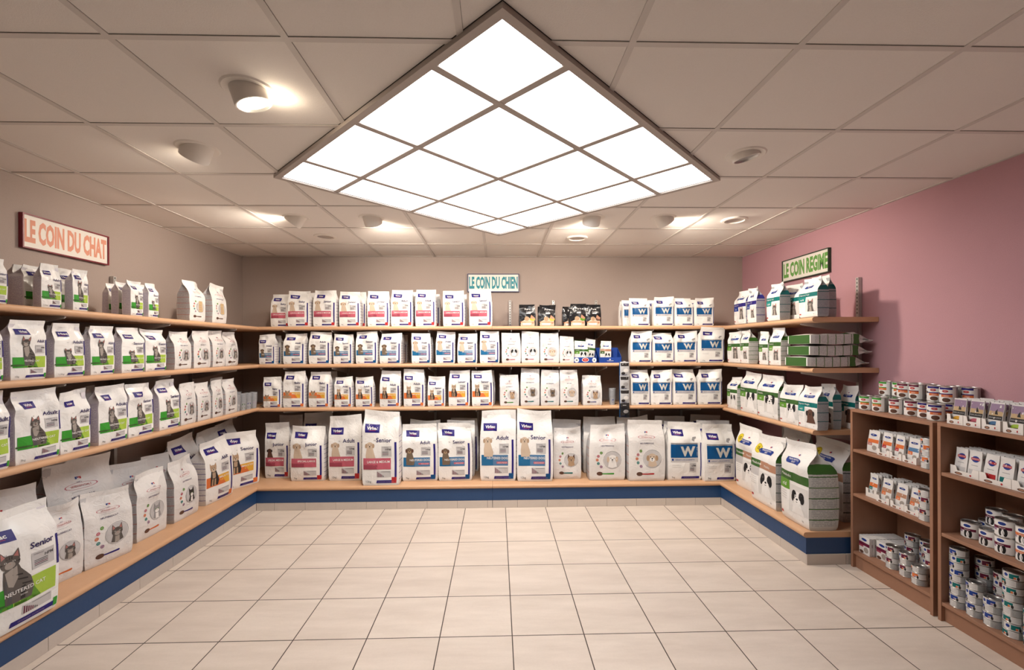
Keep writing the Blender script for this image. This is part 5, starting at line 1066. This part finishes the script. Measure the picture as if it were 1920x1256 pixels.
bookcase(1.35, 2.545 - 0.02, Z2, (0.866, 0.515, 0.112), 'low wooden bookcase at the right edge, topped with purple pouches')

# ------------------------------------------------------------------ trays, pouches and cartons
def tray(w, d, hf, hb, col='pale_card', blob='ink_brown', name='carton_tray'):
    """open carton, front -Y cut low in the middle with raised corners"""
    r = empty(name); t = 0.003; m = MB()
    m.box(-w / 2, -d / 2, 0, w / 2, d / 2, t, col); m.box(-w / 2, d / 2 - t, t, w / 2, d / 2, hb, col)
    for sx in (-1, 1):
        a, b = sorted((sx * w / 2, sx * (w / 2 - t))); m.box(a, -d / 2, t, b, d / 2 - t, hb * 0.9, col)
    link('tray_body', m.mesh('tray_body'), r)
    m = MB(); P = [(-0.5, 0.0), (-0.5, 1.0), (-0.30, 1.0), (-0.25, 0.5), (0.25, 0.5), (0.30, 1.0), (0.5, 1.0), (0.5, 0.0)]
    vs = [(x * w, -d / 2 - t, 0.0 + z * hf) for x, z in P] + [(x * w, -d / 2, z * hf) for x, z in P]; n = 8
    m.add(vs, [(0, 1, 2, 3), (0, 3, 4, 7), (7, 4, 5, 6), (8 + 3, 8 + 2, 8 + 1, 8), (15, 12, 11, 8), (14, 13, 12, 15)] + [(i, 8 + i, 8 + (i + 1) % n, (i + 1) % n) for i in range(n)], col)
    link('tray_front', fixn(m.mesh('tray_front')), r)
    a = Art(hf / w)
    if blob: q = hf / w; a.E(0.30, 0.80, 0.14, 0.14 * q, blob, 1); a.E(0.30, 0.80, 0.09, 0.08 * q, 'tan', 2); a.E(0.72, 0.75, 0.035, 0.11 * q, 'red', 1); a.R(0.55, 0.86, 0.9, 0.89, 'lgrey', 1)
    mm = a.build(lambda x, y: (Vector(((x - 0.5) * w, -d / 2 - t, (1 - y) * hf)), Vector((0, -1, 0))), [], [], eps=0.0004, lay=0.0001)
    if mm.v: link('printed_motif', mm.mesh('tray_print'), r)
    return r
def put(o, x, y, z, rz, label, cat, group):
    o.location = (x, y, z + 0.0005); o.rotation_euler = (0, 0, rz); tag(o, label, cat, group); return o
POU = 0
def pouches(code, x, y, z, n, look, where, w=0.093, h=0.128, d=0.017, pitch=0.024, rz=-90, lean=0.0):
    """a file of pouches one behind the other, going back towards the wall"""
    global POU
    for k in range(n):
        o = make_bag(code, w, h * (1 - 0.01 * ((k * 7) % 3)), d, k % 2, 'food_pouch', lean=0.0, small=True)
        o.location = (x + d / 2 + pitch * k, y + (((k * 13) % 5) - 2) * 0.0006, z + 0.0022); o.rotation_euler = (R(-5), 0, R(rz + (((k * 29) % 7) - 3) * 0.7))
        tag(o, '%s, %s, %s' % (look, 'frontmost' if k == 0 else NWORD[k] + ' in the file', where), 'pouch', 'food pouches'); POU += 1
A1, B1, C1 = 0.857, 0.537, 0.120
# first bookcase, upper shelf
pouches('Q|pd|orange|pinkn', 2.615, 3.028, A1, 5, 'white pouch with orange foot', 'left end, upper shelf by cans', h=0.15)
for y, wd, nm, cd_ in ((2.925, 0.10, 'second', 'Q|pd|orange|red'), (2.832, 0.09, 'third', 'Q|pd|orange|red'), (2.735, 0.10, 'fourth', 'Q|pd|blued|orange')):
    put(tray(wd - 0.004, 0.20, 0.042, 0.05, 'pale_card'), 2.705, y, A1, R(-90), 'cut-out white carton tray, %s holder from left, upper shelf of the canned bookcase' % nm, 'tray', 'cut-out carton trays')
    pouches(cd_, 2.622, y, A1 + 0.004, 6, 'white and orange pouch' if 'blued' not in cd_ else 'white and blue pouch', '%s file from left, upper bookcase shelf' % nm, h=0.150, pitch=0.026, w=wd - 0.024)
pouches('Q|pd|orange|red', 2.635, 2.655, A1, 4, 'white pouch beside small cans', 'upper bookcase shelf', h=0.14, w=0.05)
pouches('Q|pd|orange|red', 2.600 + 0.02, 2.655 + 0.0, B1, 0, '', '')
def flat_stack(x, y, z, n, cols, where, r=0.041, h=0.0365, tw=0):
    for k in range(n):
        c = cols[k % len(cols)]; o = make_can('flat', c, r, h, 'flat_can')
        o.location = (x + ((k * 7) % 3 - 1) * 0.0008, y + ((k * 5) % 3 - 1) * 0.0008, z + 0.0005 + (h + 0.0003) * k); o.rotation_euler = (0, 0, R(-90 + ((k * 67 + tw) % 120) - 50))
        tag(o, 'flat %s can, %s in %s' % ({'royal': 'blue', 'maroon': 'red', 'teal': 'green', 'orange': 'orange'}[c], lvl(k, n).replace(' the', ''), where), 'can', 'stacked flat cans')
flat_stack(2.617, 2.616, A1, 5, ['orange'], 'stack beside pouches, upper bookcase shelf')
# first bookcase, middle shelf
put(tray(0.088, 0.16, 0.06, 0.06, 'pale_card', None), 2.70, 3.040, B1, R(-90), 'plain white carton at the left end of the middle bookcase shelf', 'tray', 'cut-out carton trays')
pouches('Q|pd|orange|teal', 2.626, 3.040, B1 + 0.004, 5, 'white and orange pouch in plain carton', 'middle bookcase shelf', h=0.160, w=0.069, pitch=0.024)
for y, nm in ((2.930, 'second'), (2.822, 'third'), (2.722, 'fourth')):
    put(tray(0.098, 0.20, 0.042, 0.05, 'pale_card'), 2.705, y, B1, R(-90), 'cut-out white carton tray, %s holder from left, middle shelf of the canned bookcase' % nm, 'tray', 'cut-out carton trays')
    pouches('Q|pd|tan|orange', 2.622, y, B1 + 0.004, 6, 'white pouch with brown band', '%s file from left, middle bookcase shelf' % nm, h=0.156, pitch=0.026, w=0.078)
flat_stack(2.617, 2.632, B1, 5, ['orange', 'maroon'], 'stack beside pouches, middle bookcase shelf')
# first bookcase, bottom: cartons filed like books, then flat cans
def carton(w, h, d):
    r = empty('food_carton'); m = MB(); m.box(-w / 2, -d / 2, 0, w / 2, d / 2, h, 'film_grey'); link('carton_body', bevel(m.mesh('carton'), 0.001, 1), r)
    a = Art(h / w); a.E(0.5, 0.18, 0.26, 0.10, 'pdblue', 1); a.R(0.0, 0.34, 1.0, 0.52, 'maroon', 1); a.R(0.0, 0.52, 0.42, 0.62, 'pinkd', 1); a.E(0.68, 0.74, 0.22, 0.22, 'tabbyl', 1); a.E(0.24, 0.9, 0.2, 0.12, 'brown', 1)
    link('printed_front', a.build(lambda x, y: (Vector(((x - 0.5) * w, -d / 2, (1 - y) * h)), Vector((0, -1, 0))), [], [], 0.0004, 0.0001).mesh('carton_print'), r); return r
for k in range(11):
    o = carton(0.088, 0.125, 0.020); put(o, 2.615 + 0.0235 * k, 3.085 if k < 3 else 3.083, C1, R(-90), 'white carton with dark red band, %s of the file at the left end, bookcase floor' % NWORD[k], 'carton', 'filed cartons')
for k in range(11):
    o = carton(0.088, 0.125, 0.020); put(o, 2.655 + 0.0215 * k, 2.985, C1, R(-90), 'white carton with dark red band, %s of the second file, bookcase floor' % NWORD[k], 'carton', 'filed cartons')
flat_stack(2.640, 2.890, C1, 4, ['maroon'], 'front left stack of four, bookcase floor')
flat_stack(2.640, 2.790, C1, 4, ['maroon'], 'front middle stack of four, bookcase floor')
flat_stack(2.625, 2.690, C1, 3, ['orange'], 'front right stack of three, bookcase floor')
flat_stack(2.765, 2.885, C1, 6, ['maroon'], 'rear left stack of six, bookcase floor')
flat_stack(2.775, 2.790, C1, 6, ['maroon'], 'rear middle stack of six, bookcase floor')
flat_stack(2.710, 2.700, C1, 6, ['maroon'], 'rear right stack of six, bookcase floor')
# second bookcase: top trays
for i, (y, c, nm) in enumerate(((2.452, 'yellow', 'yellow'), (2.362, 'pink', 'pink'), (2.268, 'blued', 'blue'), (2.168, 'lime', 'green'), (2.07, 'orange', 'orange'))):
    put(tray(0.088, 0.22, 0.055, 0.06, 'pale_card'), 2.712, y, Z2, R(-90), 'cut-out white tray of %s-footed pouches on the right bookcase top' % nm, 'tray', 'cut-out carton trays')
    pouches('Q|lilac|%s|x' % c, 2.617, y, Z2 + 0.004, 7, 'purple pouch with %s foot' % nm, 'right bookcase top', w=0.070, h=0.140, pitch=0.026)
A2, B2, C2 = 0.866, 0.515, 0.112
for i, (y, nm) in enumerate(((2.412, 'first'), (2.260, 'second'), (2.108, 'third'))):
    put(tray(0.150, 0.20, 0.05, 0.05, 'pale_card'), 2.712, y, A2, R(-90), 'wide white carton tray, %s from left, upper shelf of the right bookcase' % nm, 'tray', 'cut-out carton trays')
for y, c, nm, look in ((2.450, 'lgrey', 'first', 'white pouch with round blue emblem'), (2.378, 'lgrey', 'second', 'white pouch with round blue emblem'), (2.298, 'red', 'third', 'shiny white pouch with red foot'), (2.226, 'teal', 'fourth', 'white pouch with teal foot'), (2.144, 'lgrey', 'fifth', 'white pouch with round blue emblem')):
    pouches('Q|disc|%s|x' % c, 2.625, y, A2 + 0.004, 6, look, '%s file, right bookcase upper shelf' % nm, w=0.067, h=0.145, pitch=0.026)
# second bookcase: middle shelf cans
for i, (x, y, k, n) in enumerate(((2.680, 2.440, 0, 1), (2.665, 2.330, 0, 1), (2.655, 2.245, 0, 2), (2.655, 2.245, 1, 2), (2.655, 2.150, 0, 2), (2.655, 2.150, 1, 2), (2.765, 2.385, 0, 2), (2.765, 2.385, 1, 2), (2.755, 2.295, 0, 2), (2.755, 2.295, 1, 2), (2.800, 2.455, 0, 1))):
    c = 'maroon' if not (i in (4, 5)) else 'orange'
    o = make_can('mid', c, 0.043, 0.088, 'food_can'); o.location = (x, y, B2 + 0.0005 + 0.0885 * k); o.rotation_euler = (0, 0, R(-90 + 18 - (i * 17) % 25))
    st = ('single can left', 'single can second', 'front pair', 'front pair', 'orange pair', 'orange pair', 'rear left pair', 'rear left pair', 'rear right pair', 'rear right pair', 'single can in the back corner')[i]
    tag(o, 'white can with %s band, %s%s, right bookcase middle shelf' % ('dark red' if c == 'maroon' else 'orange', '' if n == 1 else ('lower of ', 'upper of ')[k], st), 'can', 'cans on the middle shelf')
flat_stack(2.630, 2.459, C2, 9, ['royal', 'royal', 'royal', 'teal'], 'nine-high stack at left, right bookcase floor')
flat_stack(2.635, 2.374, C2, 5, ['royal'], 'five-high stack, right bookcase floor')
flat_stack(2.635, 2.287, C2, 4, ['royal'], 'four-high stack, right bookcase floor')
flat_stack(2.640, 2.200, C2, 9, ['teal'], 'nine-high green stack, right bookcase floor', tw=40)
flat_stack(2.640, 2.108, C2, 5, ['teal'], 'five-high green stack, right bookcase floor')
flat_stack(2.735, 2.420, C2, 8, ['maroon'], 'rear left stack of eight, right bookcase floor')
flat_stack(2.735, 2.325, C2, 7, ['maroon'], 'rear middle stack of seven, right bookcase floor')

# ------------------------------------------------------------------ back wall oddments
def box_display(x, w, label, header=None, open_side=True, back=0.16):
    """blue counter box: low printed front, sides rising to a tall back"""
    r = empty('counter_display_box'); D = 0.16; t = 0.003; m = MB()
    m.box(-w / 2, -D / 2, 0, w / 2, D / 2, t, 'blue_card'); m.box(-w / 2, -D / 2, t, w / 2, -D / 2 + t, 0.058, 'blue_card'); m.box(-w / 2, D / 2 - t, t, w / 2, D / 2, back, 'blue_card')
    for sx in (-1, 1):
        a, b = sorted((sx * w / 2, sx * (w / 2 - t)))
        m.add([(a, -D / 2, t), (b, -D / 2, t), (b, D / 2, t), (a, D / 2, t), (a, -D / 2, 0.058), (b, -D / 2, 0.058), (b, D / 2, back), (a, D / 2, back)], [(0, 3, 2, 1), (4, 5, 6, 7), (0, 1, 5, 4), (1, 2, 6, 5), (2, 3, 7, 6), (3, 0, 4, 7)], 'blue_card')
    link('box_body', m.mesh('box_body'), r)
    a = Art(0.058 / w)
    if header:
        m = MB(); m.box(-w * 0.62, D / 2 - 0.004, back, w * 0.45, D / 2, back + 0.085, 'ink_dgreen'); link('header_card', m.mesh('header'), r)
        a2 = Art(0.085 / w); a2.T('Ideal Balance Treats', 0.30, 0.40, 0.16, 'lgrey', 'c', 0.7, 3); a2.E(0.75, 0.45, 0.14, 0.10, 'brown', 2)
        link('header_print', a2.build(lambda u, v: (Vector(((u - 0.55) * w, D / 2 - 0.004, back + (1 - v) * 0.085)), Vector((0, -1, 0))), [], [], 0.0005).mesh('header_print'), r)
        a.E(0.13, 0.5, 0.10, 0.10, 'white', 1); a.R(0.09, 0.42, 0.17, 0.6, 'dark', 2); a.E(0.5, 0.45, 0.15, 0.09, 'white', 1); a.E(0.5, 0.45, 0.13, 0.07, 'red', 2); a.T("Hill's", 0.5, 0.55, 0.2, 'white', 'c', 0.2, 3); a.E(0.88, 0.5, 0.09, 0.10, 'white', 1); a.R(0.85, 0.4, 0.90, 0.62, 'dark', 2)
    else: a.R(0.46, 0.28, 0.52, 0.5, 'white', 1); a.R(0.36, 0.62, 0.64, 0.70, 'lgrey', 1)
    link('box_print', a.build(lambda u, v: (Vector(((u - 0.5) * w, -D / 2, (1 - v) * 0.058)), Vector((0, -1, 0))), [], [], 0.0005).mesh('box_print'), r)
    r.location = (x, 4.745, 1.4375); tag(r, label, 'display box', 'blue counter boxes on the back wall'); return r
box_display(0.932, 0.250, 'blue counter box with dark green header card, second shelf of back wall', True)
box_display(1.197, 0.242, 'blue counter box with sloping sides, right of the green-headed one')
for x, y, w, h, c, lab, tl, rz in ((0.890, 4.708, 0.140, 0.225, 'D|green|collie|j/d', 'white dog treat bag, left in the green-headed blue box', 1, 2), (0.985, 4.770, 0.105, 0.245, 'D|green|dog|j/d', 'white dog treat bag leaning right in the green-headed blue box', 7, 0),
                         (1.152, 4.712, 0.115, 0.225, 'D|tan|york|j/d', 'white treat bag with tan band in the right-hand blue box', 2, 4)):
    o = make_bag(c, w, h, 0.034, 3, 'treat_bag'); o.location = (x, y, 1.4425 + math.sin(R(tl)) * w / 2); o.rotation_euler = (0, R(tl), R(rz)); tag(o, lab, 'bag', 'dog treat bags in the blue boxes')
# measuring cups, nested
def cup_mesh(ink):
    m = MB(); m.lathe([(0.026, 0.0), (0.030, 0.040), (0.0335, 0.082), (0.0375, 0.084), (0.0375, 0.0875), (0.0331, 0.0875), (0.0293, 0.04), (0.0253, 0.0015)], 20, 'clear_cup'); m.disc(0.026, 0.0, 20, 'clear_cup', up=False); m.disc(0.0253, 0.0015, 20, 'clear_cup')
    a = Art(0.7); a.R(0.30, 0.15, 0.70, 0.85, ink, 1) if ink != 'dogmark' else a.E(0.5, 0.5, 0.12, 0.18, 'royal', 1)
    if ink == 'dogmark': a.R(0.38, 0.60, 0.43, 0.80, 'royal', 1); a.R(0.57, 0.60, 0.62, 0.80, 'royal', 1); a.E(0.62, 0.3, 0.06, 0.07, 'royal', 1)
    def F(x, y):
        an = R(-99) + (x - 0.5) * R(126); z = 0.01 + 0.065 * (1 - y); rr = 0.026 + 0.0075 * z / 0.082; return Vector((rr * math.cos(an), rr * math.sin(an), z)), Vector((math.cos(an), math.sin(an), 0))
    return m.mesh('cup_body', 50), a.build(F, [i / 7 for i in range(1, 7)], [0.54], 0.00012, 0.00003).mesh('cup_print', 60)
def cup_stack(x, y, z, n, ink, where, rz):
    b, p = cup_mesh(ink)
    for k in range(n):
        o = empty('measuring_cup', (x, y, z + 0.0005 + 0.0125 * k), rz); link('cup_body', b, o); link('printed_scale', p, o)
        tag(o, 'clear plastic measuring cup, %s in %s' % (lvl(k, n), where), 'cup', 'nested measuring cups')
cup_stack(1.235, 4.735, 0.985, 8, 'dogmark', 'stack beside the hanging strip', 0)
for i, (x, y, c) in enumerate(((-2.530, 4.365, 'lgrey'), (-2.520, 4.445, 'dgreen'), (-2.510, 4.525, 'navy'), (-2.500, 4.607, 'lilac'), (-2.605, 4.42, 'grey'), (-2.60, 4.50, 'navy'))):
    cup_stack(x, y, 0.992, 7 if i < 4 else 8, c, ('first', 'second', 'third', 'fourth', 'rear left', 'rear right')[i] + ' stack, third shelf corner', R(60))
m = MB(); m.box(-0.10, -0.05, 0, 0.10, 0.05, 0.006, 'pale_card'); m.box(-0.09, -0.045, 0.006, 0.095, 0.05, 0.010, 'film_grey')
o = link('leaflet_pile', bevel(m.mesh('leaflets'), 0.001, 1), None, (-2.44, 4.86, 0.986), R(12)); tag(o, 'small pile of pale leaflets in the corner beside the measuring cups', 'leaflets')
# strip of sachets hanging from the second shelf edge
hs = empty('hanging_sachet_strip', (1.335, 4.612, 0.865)); tag(hs, 'hanging strip of dark and silver sachets clipped to the second shelf edge', 'hanging strip')
m = MB(); m.box(-0.056, 0.004, 0.0, 0.048, 0.006, 0.585, 'ink_tblue'); link('backing_card', m.mesh('backing_card'), hs)
m = MB(); m.box(-0.012, 0.002, 0.575, 0.012, 0.022, 0.590, 'bracket_grey'); link('clip', m.mesh('clip'), hs)
for k in range(4):
    w, h = 0.098, 0.150; mb = MB(); n = 8; NN = 9; vs = []
    for j in range(NN):
        for i in range(n + 1):
            u, v = i / n, j / (NN - 1); bz = (math.sin(PI * u) * math.sin(PI * v)) ** 0.6 * 0.016 + noise.noise(Vector((u * 5 + k * 9, v * 6, 2))) * 0.005 * math.sin(PI * u)
            vs.append(((u - 0.5) * w, -max(0.0005, bz), v * h))
    vs += [(x, 0.003, z) for x, y, z in vs]; N = (n + 1) * NN; fs = []
    for j in range(NN - 1):
        for i in range(n):
            a = j * (n + 1) + i; fs += [(a, a + 1, a + n + 2, a + n + 1), (N + a + n + 1, N + a + n + 2, N + a + 1, N + a)]
    mb.add(vs, fs, 'film_silver' if k else 'film_black')
    def F(x, y, vs=vs, n=n, NN=NN):
        i = min(n, max(0, round(x * n))); j = min(NN - 1, max(0, round((1 - y) * (NN - 1)))); return Vector(((x - 0.5) * w, vs[j * (n + 1) + i][1], (1 - y) * h)), Vector((0, -1, 0))
    a = Art(h / w); a.R(0.05, 0.08, 0.95, 0.30, 'dark', 1); a.T('FLEXADIN', 0.5, 0.22, 0.08, 'lgrey', 'c', 0.8, 3) if False else a.R(0.15, 0.14, 0.75, 0.18, 'lgrey', 2); a.E(0.6, 0.6, 0.28, 0.2, 'paper' if k % 2 else 'grey', 1); a.E(0.3, 0.8, 0.2, 0.14, 'dark', 2); a.R(0.1, 0.9, 0.7, 0.94, 'royal', 2)
    s = link('sachet', mb.mesh('sachet', 180), hs, (-0.002 + 0.003 * (k % 2), 0.0, 0.004 + 0.143 * k)); 
    link('sachet_print', a.build(F, [i / 8 for i in range(1, 8)], [j / 8 for j in range(1, 8)], 0.0015).mesh('sachet_print', 60), s)
